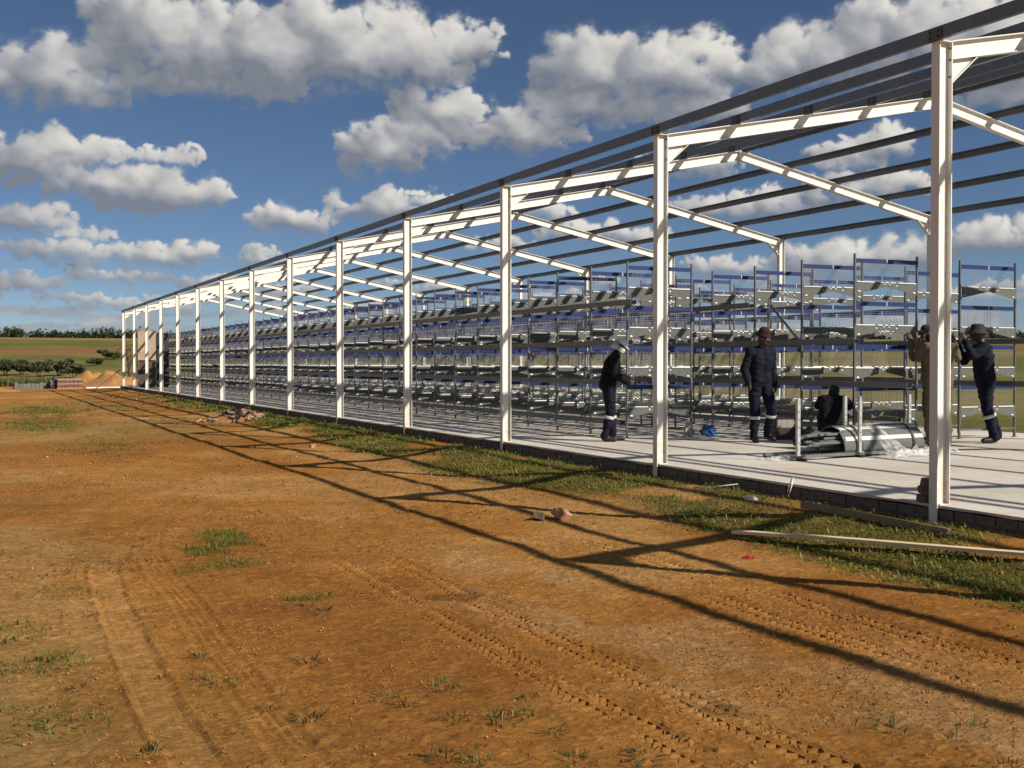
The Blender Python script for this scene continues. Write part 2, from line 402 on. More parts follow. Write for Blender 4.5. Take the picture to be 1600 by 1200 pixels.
def make_ground_mat():
    m = bpy.data.materials.new('bare_red_soil'); nt, N, L, b = nodes_of(m)
    b.inputs['Roughness'].default_value = 1.0; b.inputs['Specular IOR Level'].default_value = 0.04
    tc = N.new('ShaderNodeTexCoord')
    at = N.new('ShaderNodeVertexColor'); at.layer_name = 'Col'
    def nz(s, d, r, w=0):
        n = N.new('ShaderNodeTexNoise'); n.inputs['Scale'].default_value = s; n.inputs['Detail'].default_value = d
        n.inputs['Roughness'].default_value = r; n.inputs['Distortion'].default_value = w
        L.new(tc.outputs['Object'], n.inputs['Vector']); return n.outputs['Fac']
    def mul(src, fac, lo, hi, a, c):
        r = N.new('ShaderNodeValToRGB')
        r.color_ramp.elements[0].position = lo; r.color_ramp.elements[0].color = (*a, 1)
        r.color_ramp.elements[1].position = hi; r.color_ramp.elements[1].color = (*c, 1)
        L.new(fac, r.inputs[0])
        x = N.new('ShaderNodeMix'); x.data_type = 'RGBA'; x.blend_type = 'MULTIPLY'; x.inputs[0].default_value = 1
        L.new(src, x.inputs[6]); L.new(r.outputs[0], x.inputs[7])
        return x.outputs[2]
    c = at.outputs[0]
    c = mul(c, nz(1.3, 8, .62, .4), .32, .68, (.82, .78, .74), (1.14, 1.16, 1.2))
    c = mul(c, nz(9, 9, .75), .30, .68, (.66, .64, .62), (1.18, 1.18, 1.18))
    c = mul(c, nz(30, 9, .85), .36, .62, (.60, .57, .54), (1.16, 1.17, 1.18))
    L.new(c, b.inputs['Base Color'])
    b1 = N.new('ShaderNodeBump'); b1.inputs['Strength'].default_value = 1.0; b1.inputs['Distance'].default_value = .017
    L.new(nz(34, 8, .75), b1.inputs['Height'])
    b2 = N.new('ShaderNodeBump'); b2.inputs['Strength'].default_value = 1.0; b2.inputs['Distance'].default_value = .006
    L.new(nz(160, 5, .75), b2.inputs['Height']); L.new(b1.outputs[0], b2.inputs['Normal'])
    L.new(b2.outputs[0], b.inputs['Normal'])
    return m


M['ground'] = make_ground_mat()

# ------------------------------------------------------------------ helpers
class MB:
    def __init__(s):
        s.v, s.f, s.mi = [], [], []

    def add(s, vs, fs, mi=0):
        o = len(s.v)
        s.v += [tuple(v) for v in vs]
        s.f += [tuple(i + o for i in f) for f in fs]
        s.mi += [mi] * len(fs)

    def box(s, x0, x1, y0, y1, z0, z1, mi=0, mat=None):
        vs = [(x, y, z) for z in (z0, z1) for y in (y0, y1) for x in (x0, x1)]
        if mat is not None: vs = [tuple(mat @ Vector(v)) for v in vs]
        s.add(vs, [(0, 2, 3, 1), (4, 5, 7, 6), (0, 1, 5, 4), (2, 6, 7, 3), (0, 4, 6, 2), (1, 3, 7, 5)], mi)

    def prism(s, poly, axis, a, b, mi=0):
        """poly in the plane across axis ('y': (x,z); 'x': (y,z); 'z': (x,y))"""
        n = len(poly)
        def p(q, t):
            return {'y': (q[0], t, q[1]), 'x': (t, q[0], q[1]), 'z': (q[0], q[1], t)}[axis]
        vs = [p(q, a) for q in poly] + [p(q, b) for q in poly]
        fs = [tuple(range(n)), tuple(range(2 * n - 1, n - 1, -1))]
        fs += [(i, i + n, (i + 1) % n + n, (i + 1) % n) for i in range(n)]
        s.add(vs, fs, mi)

    def tube(s, pts, rad, seg=6, mi=0, caps=True):
        pts = [Vector(p) for p in pts]
        rings = []
        for i, p in enumerate(pts):
            t = (pts[min(i + 1, len(pts) - 1)] - pts[max(i - 1, 0)]).normalized()
            u = t.cross(Vector((0, 0, 1)))
            if u.length < 1e-3: u = t.cross(Vector((1, 0, 0)))
            u.normalize(); w = t.cross(u)
            r = rad[i] if isinstance(rad, (list, tuple)) else rad
            rings.append([p + u * r * math.cos(2 * math.pi * k / seg) + w * r * math.sin(2 * math.pi * k / seg) for k in range(seg)])
        vs = [v for rg in rings for v in rg]
        fs = []
        for i in range(len(pts) - 1):
            for k in range(seg):
                a, b = i * seg + k, i * seg + (k + 1) % seg
                fs.append((a, b, b + seg, a + seg))
        if caps:
            fs.append(tuple(range(seg))[::-1]); o = (len(pts) - 1) * seg; fs.append(tuple(range(o, o + seg)))
        s.add(vs, fs, mi)

    def mesh(s, name, mats, smooth=False):
        me = bpy.data.meshes.new(name)
        me.from_pydata(s.v, [], s.f)
        for m in (mats if isinstance(mats, (list, tuple)) else [mats]): me.materials.append(M[m] if isinstance(m, str) else m)
        if any(s.mi): me.polygons.foreach_set('material_index', s.mi)
        if smooth: me.polygons.foreach_set('use_smooth', [True] * len(me.polygons))
        bm = bmesh.new(); bm.from_mesh(me); bmesh.ops.recalc_face_normals(bm, faces=bm.faces); bm.to_mesh(me); bm.free()
        me.update()
        return me

    def build(s, name, mats, parent=None, loc=(0, 0, 0), rotz=0.0, smooth=False):
        return link(name, s.mesh(name, mats, smooth), parent, loc, rotz)


def link(name, me, parent=None, loc=(0, 0, 0), rotz=0.0, scale=None):
    o = bpy.data.objects.new(name, me)
    COL.objects.link(o)
    o.location = loc
    o.rotation_euler = (0, 0, rotz)
    if scale: o.scale = scale
    if parent: o.parent = parent
    return o


def thing(name, label, cat, loc=(0, 0, 0), rotz=0.0, group=None):
    o = link(name, None, None, loc, rotz)
    return tag(o, label, cat, group)


def tag(o, label, cat, group=None):
    o['label'] = label; o['category'] = cat
    if group: o['group'] = group
    return o


def kind(o, k, label=None):
    o['kind'] = k
    if label: o['label'] = label
    return o


# vectorised value noise for terrain
_perm = rng.permutation(512)
_val = rng.random(512)
def vnoise(x, y):
    xi, yi = np.floor(x).astype(int), np.floor(y).astype(int)
    fx, fy = x - xi, y - yi
    fx = fx * fx * (3 - 2 * fx); fy = fy * fy * (3 - 2 * fy)
    def h(a, b): return _val[_perm[(_perm[a & 511] + b) & 511]]
    return (h(xi, yi) * (1 - fx) + h(xi + 1, yi) * fx) * (1 - fy) + (h(xi, yi + 1) * (1 - fx) + h(xi + 1, yi + 1) * fx) * fy
def fbm(x, y, o=4, g=0.5):
    a, t, n = 1.0, 0.0, 0.0
    for i in range(o):
        t = t + a * vnoise(x + 17.3 * i, y - 9.1 * i); n += a
        x = x * 2.03; y = y * 2.03; a *= g
    return t / n
def sstep(a, b, x):
    t = np.clip((x - a) / (b - a), 0, 1)
    return t * t * (3 - 2 * t)

# ------------------------------------------------------------------ building numbers
CX0, BAY, EAVE, WIDTH, RISE = 7.70, 4.5755, 4.07, 9.20, 0.93
Y0 = 7.66
NF = range(-2, 14)
SLAB_X0, SLAB_X1, SLAB_Y0, SLAB_Y1 = 7.725, 17.1, -6.5, 68.6

# ------------------------------------------------------------------ ground
TRACKS = [(2.58, 3.0, 9.1), (3.00, 3.0, 9.3), (4.45, 3.0, 8.4), (4.87, 3.0, 9.4)]
RUT1 = [(1.15, 11.5), (1.03, 10.1), (0.89, 8.88), (0.83, 7.69), (0.81, 6.74), (0.77, 5.37), (0.79, 4.5), (0.85, 2.5)]
RUT2 = [(3.81, 16.2), (2.24, 13.3), (1.56, 11.3), (1.33, 9.9), (1.28, 8.84), (1.27, 7.7), (1.22, 6.57), (1.19, 5.46), (1.15, 3.5)]
PATCHES = [(1.9, 9.68, .34, .55, 1.0), (2.04, 10.5, .25, .4, .8), (1.62, 8.8, .3, .35, .6), (1.97, 7.48, .22, .14, .9), (1.44, 15.4, .16, .3, .9), (2.1, 40, 1.0, 5, .6),
           (1.6, 31, .9, 4, .5), (0.1, 7.2, .3, .4, .7), (0.32, 6.4, .25, .3, .6), (2.1, 22.4, 1.0, 2.0, .35), (-0.3, 9, .5, .8, .5),
           (1.9, 8.95, .2, .18, .5), (0.55, 8.3, .3, .4, .3), (0.3, 5.4, .3, .4, .45)]


def poly_dist(px, py, poly):
    best = np.full(px.shape, 1e9)
    for (x0, y0), (x1, y1) in zip(poly[:-1], poly[1:]):
        dx, dy = x1 - x0, y1 - y0
        t = np.clip(((px - x0) * dx + (py - y0) * dy) / (dx * dx + dy * dy), 0, 1)
        ex, ey = px - x0 - t * dx, py - y0 - t * dy
        d = np.hypot(ex, ey) * np.sign(ex * dy - ey * dx)
        best = np.where(np.abs(d) < np.abs(best), d, best)
    return best


def ground_z(x, y, fine=True):
    z = np.full(x.shape, -0.30)
    inb = sstep(-14, -8, y) * (1 - sstep(70, 76, y))
    z = z + 0.145 * sstep(5.9, 7.45, x) * (1 - sstep(17.3, 20, x)) * inb
    r = np.hypot(x, y)
    near = 1 - sstep(60, 100, r)
    z = z + near * (0.05 * (fbm(x * .55 + 3, y * .4, 3) - .5) + 0.03 * (fbm(x * 2.1, y * 1.7 + 9, 3) - .5))
    if fine:
        f = 1 - sstep(14, 26, r)
        z = z + f * 0.010 * (fbm(x * 12 + 5, y * 12, 3) - .5) * (0.5 + fbm(x * .9, y * .9 + 40, 2))
        # fine clods
        cl = fbm(x * 26, y * 26 + 7, 2)
        z = z + f * 0.010 * np.clip(cl - .56, 0, 1) * 3
        for tx, ya, yb in TRACKS:
            wob = 0.02 * np.sin(y * 1.3 + tx)
            t = x - tx - wob
            fade = (1 - sstep(yb - 1.0, yb, y)) * sstep(.22, .46, fbm(x * .9 + tx * 7, y * .9, 2))
            inside = 1 - sstep(.105, .118, np.abs(t))
            z = z - 0.004 * inside * fade
            for row, ph, hw in ((-.056, 0.0, .030), (.056, .5, .030)):
                lug = (np.abs(t - row) < hw) * (((y / .070 + ph + t * 2.5) % 1.0) < .52)
                dp = np.clip(-.15 + 1.9 * fbm(x * 5 + row * 50, y * 3.5, 3), 0, 1.3)
                z = z - 0.0155 * lug * fade * dp
        d = poly_dist(x, y, RUT1)
        f1 = (1 - sstep(8.6, 10.5, y))
        z = z - f1 * 0.010 * (.5 + fbm(x * 4, y * 4, 2)) * (1 - sstep(.080, .112, np.abs(d))) + f1 * 0.011 * (.4 + 1.2 * fbm(x * 5, y * 5, 2)) * np.exp(-((d - .122) / .016) ** 2) + f1 * .004 * np.exp(-((d + .122) / .018) ** 2)
        for o in (-.03, .05): z = z + f1 * 0.003 * np.exp(-((d - o) / .012) ** 2)
        d = poly_dist(x, y, RUT2)
        f2 = (1 - sstep(13, 15.5, y)) * .8
        z = z - f2 * 0.007 * (.5 + fbm(x * 4, y * 4, 2)) * (1 - sstep(.075, .112, np.abs(d))) + f2 * 0.006 * np.exp(-((np.abs(d) - .12) / .018) ** 2)
        for o in (-.045, 0., 0.045): z = z + f2 * 0.008 * np.exp(-((d - o) / .012) ** 2)
        # tyre wandering marks at the left
        z = z - 0.005 * (1 - sstep(.05, .10, np.abs(poly_dist(x, y, [(.35, 3), (.3, 6), (.45, 8), (.9, 11.5), (2.2, 15)])))) * (1 - sstep(11, 14, y))
    # land beyond the yard
    far = sstep(95, 560, r)
    z = z + 12.0 * far + sstep(150, 500, r) * 2.0 * (fbm(x * .004, y * .004 + 3, 2) - .5)
    z = z - 1.2 * sstep(84, 130, r) * (1 - sstep(150, 260, r))
    return z


def strip_green(x, y):
    """how green the ground is: the weedy strip along the floor slab and patches in the yard"""
    n = fbm(x * 1.1 + 2, y * .7 + 11, 3)
    edge = 6.15 + 0.9 * (fbm(y * .35 + 4, x * 0 + 2.2, 2) - .5) + 0.30 * sstep(14, 30, y)
    edge = edge - 0.35 * (1 - sstep(6.5, 9, y))
    g = sstep(edge - .18, edge + .35, x) * (1 - sstep(7.62, 7.70, x))
    g = g * sstep(.36, .52, n + .09) * sstep(-2, 4, y) * (1 - sstep(44, 60, y))
    hole = np.exp(-(((x - 7.35) / .45) ** 2 + ((y - 9.0) / .7) ** 2)) + np.exp(-(((x - 7.45) / .4) ** 2 + ((y - 6.3) / .7) ** 2))
    g = g * (1 - .8 * np.clip(hole, 0, 1))
    p = np.zeros(x.shape)
    for px, py, rx, ry, s in PATCHES:
        q = ((x - px) / rx) ** 2 + ((y - py) / ry) ** 2
        p = np.maximum(p, s * np.clip(1.25 - q, 0, 1))
    p = p * sstep(.30, .58, fbm(x * 4 + 1, y * 3, 3))
    return np.clip(g, 0, 1), np.clip(p, 0, 1)


def axis(segs):
    out = []
    for a, b, st in segs: out.append(np.arange(a, b - 1e-6, st))
    return np.concatenate(out)


def grow(a, b, st, k):
    out = [a]
    while out[-1] < b:
        out.append(out[-1] + st); st *= k
    return np.array(out)


def build_ground():
    xs = np.concatenate([-grow(2.0, 2600, .05, 1.16)[::-1], axis([(-2.0, .3, .035), (.3, 1.6, .022), (1.6, 2.38, .03), (2.38, 3.2, .0105), (3.2, 4.25, .028), (4.25, 5.08, .0105), (5.08, 7.8, .045)]),
                         grow(7.8, 2600, .25, 1.17)])
    ys = np.concatenate([-grow(0.0, 1500, .4, 1.3)[::-1], axis([(.1, 2.6, .25), (2.6, 8.4, .0115), (8.4, 12, .020), (12, 16, .04)]), grow(16, 2800, .06, 1.035)])
    X, Y = np.meshgrid(xs, ys)
    Z = ground_z(X, Y)
    nx, ny = len(xs), len(ys)
    V = np.stack([X, Y, Z], -1).reshape(-1, 3)
    i = np.arange(nx * ny).reshape(ny, nx)
    F = np.stack([i[:-1, :-1], i[:-1, 1:], i[1:, 1:], i[1:, :-1]], -1).reshape(-1, 4)
    me = bpy.data.meshes.new('ground')
    me.vertices.add(len(V)); me.vertices.foreach_set('co', V.astype(np.float32).ravel())
    me.loops.add(F.size); me.loops.foreach_set('vertex_index', F.astype(np.int32).ravel())
    me.polygons.add(len(F)); me.polygons.foreach_set('loop_start', np.arange(0, F.size, 4, dtype=np.int32))
    fc = V[F[:, 0]]
    me.polygons.foreach_set('use_smooth', ~((np.abs(fc[:, 0] - 2.5) < 4.5) & (fc[:, 1] > 2.5) & (fc[:, 1] < 9.5)))
    me.update(calc_edges=True)
    # soil, thatch and field colours
    x, y = V[:, 0], V[:, 1]
    r = np.hypot(x, y)
    def c(*t): return np.array(t)[None, :]
    soil = c(.395, .190, .050); soil2 = c(.445, .250, .088); soil3 = c(.325, .147, .038)
    a = fbm(x * .5 + 8, y * .35, 4)[:, None]
    col = soil + (soil2 - soil) * sstep(.50, .68, a) + (soil3 - soil) * sstep(.48, .30, a)
    pk = (np.exp(-(((x - 3.7) / .75) ** 2)) * (1 - sstep(7.5, 10, y)) * sstep(.38, .6, fbm(x * 2, y * 1.1 + 5, 3)))[:, None]
    col = col + (c(.45, .275, .125) - col) * .8 * pk
    # rubbed pale bottoms of the wheel ruts
    d1 = np.abs(poly_dist(x, y, RUT1)); k = ((1 - sstep(.088, .112, d1)) * (1 - sstep(9, 11, y)))[:, None]
    col = col + (c(.455, .243, .080) - col) * .75 * k
    g, p = strip_green(x, y)
    th = c(.15, .125, .040) + (c(.085, .105, .025) - c(.15, .125, .040)) * fbm(x * 3, y * 3, 2)[:, None]
    col = col + (th - col) * (.85 * g + .55 * p)[:, None].clip(0, .9)
    tint = (sstep(.46, .66, fbm(x * .23 + 30, y * .11 + 7, 4)) * sstep(9, 20, y) * (1 - sstep(4.2, 6.2, x)) * .55)[:, None]
    col = col + (c(.25, .19, .066) - col) * tint
    tl = (sstep(1.4, -.2, x + .25 * np.sin(y)) * sstep(.35, .65, fbm(x * 1.5, y * 1.2 + 3, 3)) * .5)[:, None]
    col = col + (c(.27, .19, .066) - col) * tl
    # damp stains
    for sx, sy, rx, ry in ((3.09, 4.33, .10, .085), (2.93, 7.15, .22, .12)):
        q = np.hypot((x - sx) / rx, (y - sy) / ry) + .5 * (fbm(x * 12, y * 12, 2) - .5)
        col = col * (1 - .40 * (1 - sstep(.93, 1.02, q)))[:, None]
    # green land behind the shed and beyond the yard
    fld = np.maximum(sstep(17.2, 18.5, x) * (y > -60), sstep(84, 92, r))[:, None]
    fg = c(.125, .130, .040) + (c(.21, .185, .075) - c(.125, .130, .040)) * sstep(.35, .68, fbm(x * .06, y * .06, 4))[:, None]
    col = col + (fg - col) * fld
    red = (sstep(235, 290, r) * (1 - sstep(350, 420, r)))[:, None] * sstep(.38, .55, fbm(x * .012 + 3, y * .012, 2))[:, None]
    col = col + (c(.25, .135, .060) - col) * red * .9
    dry = sstep(380, 440, r)[:, None]
    col = col + (c(.27, .215, .085) - col) * dry
    redn = (sstep(70, 76, y) * (1 - sstep(86, 96, y)) * (x < 12) * sstep(.3, .5, fbm(x * .15, y * .2, 2)))[:, None]
    col = col + (c(.40, .17, .065) - col) * redn
    ca = me.color_attributes.new('Col', 'FLOAT_COLOR', 'POINT')
    ca.data.foreach_set('color', np.concatenate([col, np.ones((len(col), 1))], 1).astype(np.float32).ravel())
    me.materials.append(M['ground'])
    o = link('ground', me)
    kind(o, 'structure', 'bare orange soil yard with tyre tracks, running out to green fields')


build_ground()


def gz(x, y):
    return float(ground_z(np.array([float(x)]), np.array([float(y)]))[0])


# ------------------------------------------------------------------ floor slab on a brick plinth
def build_slab():
    sb = MB()
    n = 260
    ys = np.linspace(SLAB_Y0, SLAB_Y1, n)
    ed = [SLAB_X0 + random.uniform(-.004, .006) for _ in ys]
    vs = []; fs = []
    for k, yy in enumerate(ys):
        vs += [(ed[k], yy, 0.0), (SLAB_X1, yy, 0.0), (ed[k] + .006, yy, -.026 + random.uniform(-.006, .006)), (SLAB_X1, yy, -.35)]
    for k in range(n - 1):
        a, b = 4 * k, 4 * (k + 1)
        fs += [(a, a + 1, b + 1, b), (a + 2, b + 2, b + 3, a + 3), (a, b, b + 2, a + 2), (a + 1, a + 3, b + 3, b + 1)]
    fs += [(0, 2, 3, 1), (4 * n - 4, 4 * n - 3, 4 * n - 1, 4 * n - 2)]
    sb.add(vs, fs)
    slab = kind(sb.build('floor_slab', 'concrete'), 'structure', 'pale concrete floor slab on a low brick plinth')
    p = MB(); p.box(SLAB_X0 + .022, SLAB_X0 + .20, SLAB_Y0 + .01, SLAB_Y1 - .01, -.40, -.040)
    p.build('plinth', 'mortar', slab)
    meshes = []
    for k in range(6):
        b = MB(); j = lambda: random.uniform(-.004, .004)
        vs = [(x + j(), y + j(), z + j() * .6) for z in (-.036, .036) for y in (-.108, .108) for x in (-.05, .05)]
        b.add(vs, [(0, 2, 3, 1), (4, 5, 7, 6), (0, 1, 5, 4), (2, 6, 7, 3), (0, 4, 6, 2), (1, 3, 7, 5)])
        meshes.append(b.mesh('brick', 'brick'))
    for course in range(3):
        for k in range(94):
            yy = 4.6 + k * .228 + (course % 2) * .114
            link('brick', random.choice(meshes), slab, (SLAB_X0 + .055 + random.uniform(-.006, .006), yy, -.074 - course * .084))
    rest = MB()
    for course in range(3):
        yy = 26.2 + (course % 2) * .114
        while yy < SLAB_Y1 - .2:
            z = -.074 - course * .084
            rest.box(SLAB_X0 + .008, SLAB_X0 + .1, yy - .108, yy + .108, z - .036, z + .036)
            yy += .228
    o = rest.build('brick_course', 'brick', slab); o['kind'] = 'stuff'
    return slab


build_slab()

# ------------------------------------------------------------------ steel shed
def i_section(b, d, tf, tw):
    """polygon in (along depth, across) : depth 0..d, across -b/2..b/2"""
    h = b / 2; w = tw / 2
    return [(0, -h), (tf, -h), (tf, -w), (d - tf, -w), (d - tf, -h), (d, -h), (d, h), (d - tf, h), (d - tf, w), (tf, w), (tf, h), (0, h)]


def build_shed():
    shed = thing('steel_shed', 'long open shed of white steel frames with bare grey roof purlins', 'shed', (CX0, Y0, 0))
    D, B = 0.152, 0.096
    sec = i_section(B, D, .009, .007)
    # column mesh (front flange at local x=0, inside at x=D)
    def column_mesh(flip):
        m = MB()
        pts = [((D - a) if flip else a, c) for a, c in sec]
        m.prism(pts, 'z', -.26, EAVE)
        return m.mesh('column', 'white')
    def cap_mesh():
        m = MB(); m.box(-.004, D + .004, -B / 2 - .004, B / 2 + .004, 0, .010); return m.mesh('cap_plate', 'white')
    def base_mesh():
        m = MB(); m.box(.03, D + .008, -B / 2 - .008, B / 2 + .008, 0.001, .010); return m.mesh('base_plate', 'white')
    def bolts_mesh(flip):
        m = MB()
        xf = 0 if flip else D
        for z in (-.05, -.15, -.30):
            for s in (-1, 1):
                a, b = (xf - .009 - .010, xf - .0085) if not flip else (xf + .0085, xf + .019)
                m.tube([(a, s * .028, EAVE + z), (b, s * .028, EAVE + z)], .010, 6)
        return m.mesh('bolt_set', 'galv')
    colm = [column_mesh(False), column_mesh(True)]; capm = cap_mesh(); basem = base_mesh(); boltm = [bolts_mesh(False), bolts_mesh(True)]
    # rafter: built in the frame plane; half span from inside face of column to ridge
    half = WIDTH / 2
    slope = RISE / half
    RD = 0.165
    def rafter_mesh(side):
        m = MB()
        rs = i_section(B, RD, .009, .007)
        def pt(t, depth, across):
            x = D + .001 + t * (half - D - .002)
            z = EAVE - .012 + (x * slope) - depth
            return ((x if side < 0 else WIDTH - x), across, z)
        n = len(rs)
        vs = [pt(0, a, c) for a, c in rs] + [pt(1, a, c) for a, c in rs]
        fs = [tuple(range(n)), tuple(range(2 * n - 1, n - 1, -1))] + [(i, i + n, (i + 1) % n + n, (i + 1) % n) for i in range(n)]
        m.add(vs, fs)
        return m.mesh('rafter', 'white')
    def knee_mesh(side):
        m = MB()
        a = .30; x0 = D + .002; zt = EAVE - .012 + x0 * slope - RD - .001
        tri = [(x0, zt), (x0 + a, zt + a * slope), (x0, zt - .20)]
        if side > 0: tri = [(WIDTH - x, z) for x, z in tri]
        m.prism(tri, 'y', -.004, .004)
        p, q = tri[1], tri[2]
        dx, dz = q[0] - p[0], q[1] - p[1]; l = math.hypot(dx, dz); nx, nz_ = -dz / l * .008, dx / l * .008
        if nz_ > 0: nx, nz_ = -nx, -nz_
        m.prism([(p[0] + nx * .05, p[1] + nz_ * .05), (q[0] + nx * .05, q[1] + nz_ * .05), (q[0] + nx, q[1] + nz_), (p[0] + nx, p[1] + nz_)], 'y', -.042, .042)
        return m.mesh('knee_bracket', 'white')
    def ridge_mesh():
        m = MB(); z = EAVE - .012 + half * slope
        m.box(half - .009, half + .009, -B / 2 - .006, B / 2 + .006, z - RD - .05, z + .004)
        return m.mesh('ridge_plate', 'white')
    rm = {s: rafter_mesh(s) for s in (-1, 1)}; km = {s: knee_mesh(s) for s in (-1, 1)}; gm = ridge_mesh()
    # purlin positions along each slope
    us = [-.012, 1.20, 2.36, 3.44, 4.44]
    PH, PF = .114, .048
    def cleat_mesh(side):
        m = MB()
        m.box(-.004, .004, -.075, .075, .0, .108)
        m.box(-.045, .004, -.075, -.069, 0, .09) if False else None
        for yy in (-.048, .048):
            for zz in (.036, .080):
                m.tube([(-.012 * side * -1 if False else -.013, yy, zz), (-.0035, yy, zz)], .011, 6, 1)
        return m.mesh('cleat', ['galv', 'strap'])
    clm = cleat_mesh(1)
    rafters = {}
    for n in NF:
        y = n * BAY
        for s in (-1, 1):
            c = link('column', colm[0 if s < 0 else 1], shed, (0 if s < 0 else WIDTH - D, y, 0))
            link('cap_plate', capm, c, (0, 0, EAVE))
            link('base_plate', basem, c, (0 if s < 0 else -.03, 0, 0))
            link('bolt_set', boltm[0 if s < 0 else 1], c)
            r = link('rafter', rm[s], shed, (0, y, 0))
            link('knee_bracket', km[s], r)
            if s < 0: link('ridge_plate', gm, r)
            for u in us:
                xx = max(u, -.012)
                z = EAVE + xx * slope - .008
                o = link('cleat', clm, r, ((xx - .002) if s < 0 else (WIDTH - xx + .002), 0, z + (.004 if u > 0 else .012)))
                if s > 0: o.rotation_euler = (0, 0, math.pi)
    # purlins: C sections, web towards the eaves, running the whole length
    ya, yb = NF[0] * BAY - .12, NF[-1] * BAY + .10
    for s in (-1, 1):
        for u in us:
            m = MB(); t = .0035
            pts = [(0, 0), (PF, 0), (PF, .016), (PF - t, .016), (PF - t, t), (t, t), (t, PH - t), (PF - t, PH - t), (PF - t, PH - .016), (PF, PH - .016), (PF, PH), (0, PH)]
            if s > 0: pts = [(-a, b) for a, b in pts]
            # real purlins sag and wander a little between frames
            nseg = (len(NF) - 1) * 3
            npt = len(pts); vs = []; fs = []
            for k in range(nseg + 1):
                yy = ya + (yb - ya) * k / nseg
                wz = random.uniform(-.006, .006) if k % 3 else 0
                vs += [(a, yy, b + wz) for a, b in pts]
            for k in range(nseg):
                for i in range(npt):
                    a, b = k * npt + i, k * npt + (i + 1) % npt
                    fs.append((a, b, b + npt, a + npt))
            fs += [tuple(range(npt)), tuple(range((nseg + 1) * npt - 1, nseg * npt - 1, -1))]
            m.add(vs, fs)
            x = u + .006 if s < 0 else WIDTH - u - .006
            m.build('purlin', 'galv_dark', shed, (x, 0, EAVE + max(u, 0) * slope + (.002 if u > 0 else .014)))
    return shed


build_shed()

# ------------------------------------------------------------------ cage rows
TIERS = [0.85, 1.515, 2.18, 2.845]
RW = 1.27
def build_cage_meshes():
    K = {}
    m = MB()
    for x in (0, RW):
        m.box(x - .011, x + .011, -.018, .018, 0.002, 2.95)
        m.box(x - .04, x + .04, -.035, .035, 0.002, .010)
        m.prism([(x - .014, .012), (x + .014, .012), (x + .014, .10), (x - .014, .10)], 'y', -.024, -.0205)
    for tz in TIERS:
        for x in (0, RW):
            m.box(x - .016, x + .016, -.026, -.0205, tz - .61, tz - .50)
    m.box(.0145, RW - .0145, -.012, .012, .13, .16)
    K['frame'] = m.mesh('partition_frame', 'post')
    m = MB()
    m.box(.018, RW - .018, -.012, .012, -.030, .032)
    m.box(.018, RW - .018, -.016, -.0125, -.036, -.026)
    m.box(RW / 2 - .008, RW / 2 + .008, -.018, -.0165, -.032, .034, 1)
    K['bar'] = m.mesh('top_bar', ['blue', 'lip'])
    # galvanised partition sheet with a gable-shaped underside
    m = MB(); zt, zl, zp = -.325, -.515, -.40
    poly = [(.018, zt), (.018, zl), (.10, zl + .012), (RW / 2, zp), (RW - .10, zl + .012), (RW - .018, zl), (RW - .018, zt)]
    m.prism(poly, 'y', -.003, .003)
    # rolled lip on top, its sun glint painted in pale zinc
    for a, b in ((.03, .40), (.46, .56), (.60, .67), (.71, .81), (.87, RW - .03)):
        m.add([(a, -.0035, zt + .001), (b, -.0035, zt + .001), (b, -.014, zt - .015), (a, -.014, zt - .015), (a, -.0035, zt - .017), (b, -.0035, zt - .017)],
              [(0, 1, 2, 3), (3, 2, 5, 4)], 1)
    # punched ears, sun catch painted in the same pale zinc
    for x, w, z in ((.43, .011, zt - .055), (.585, .010, zt - .035), (.69, .010, zt - .035), (.84, .011, zt - .055), (.075, .020, zl + .035), (RW - .075, .020, zl + .035)):
        m.add([(x - w, -.004, z + .011), (x + w, -.004, z + .011), (x + w, -.014, z - .008), (x - w, -.014, z - .008)], [(0, 1, 2, 3)], 1)
    K['gable'] = m.mesh('partition_sheet', ['galv', 'lip'])
    # wire panel between bar and sheet
    m = MB(); r = .0011
    z0, z1 = zt + .004, -.038
    for k in range(9):
        z = z0 + (z1 - z0) * (k + .5) / 9
        m.box(.02, RW - .02, -r, r, z - r, z + r)
    for k in range(17):
        x = .03 + (RW - .06) * k / 16
        m.box(x - r * .8, x + r * .8, -r * 3, -r * 1.05, z0, z1)
    K['wire'] = m.mesh('wire_panel', 'wire')
    return K


def trough_mesh(length, side):
    m = MB(); t = .004
    o = [(-.132, .085), (-.122, .0), (-.03, .0), (-.022, .065), (-.022 - t, .065), (-.03 - t, t), (-.122 + t, t), (-.128 + t * .6, .079), (-.118, .079), (-.118, .085)]
    if side > 0: o = [(-a, b) for a, b in o]
    n = len(o); segs = max(1, int(length / 1.25)); vs = []; fs = []
    for k in range(segs + 1):
        vs += [(a, length * k / segs, b + (random.uniform(-.004, .004))) for a, b in o]
    for k in range(segs):
        for i in range(n):
            a, b = k * n + i, k * n + (i + 1) % n
            fs.append((a, b, b + n, a + n))
    fs += [tuple(range(n)), tuple(range((segs + 1) * n - 1, segs * n - 1, -1))]
    m.add(vs, fs)
    return m.mesh('feed_trough', 'trough')


def front_wires(length):
    m = MB()
    for z in (-.10, -.17, -.24):
        m.box(-.0275, -.0245, .0, length, z - .0015, z + .0015)
    return m.mesh('front_wires', 'wire')


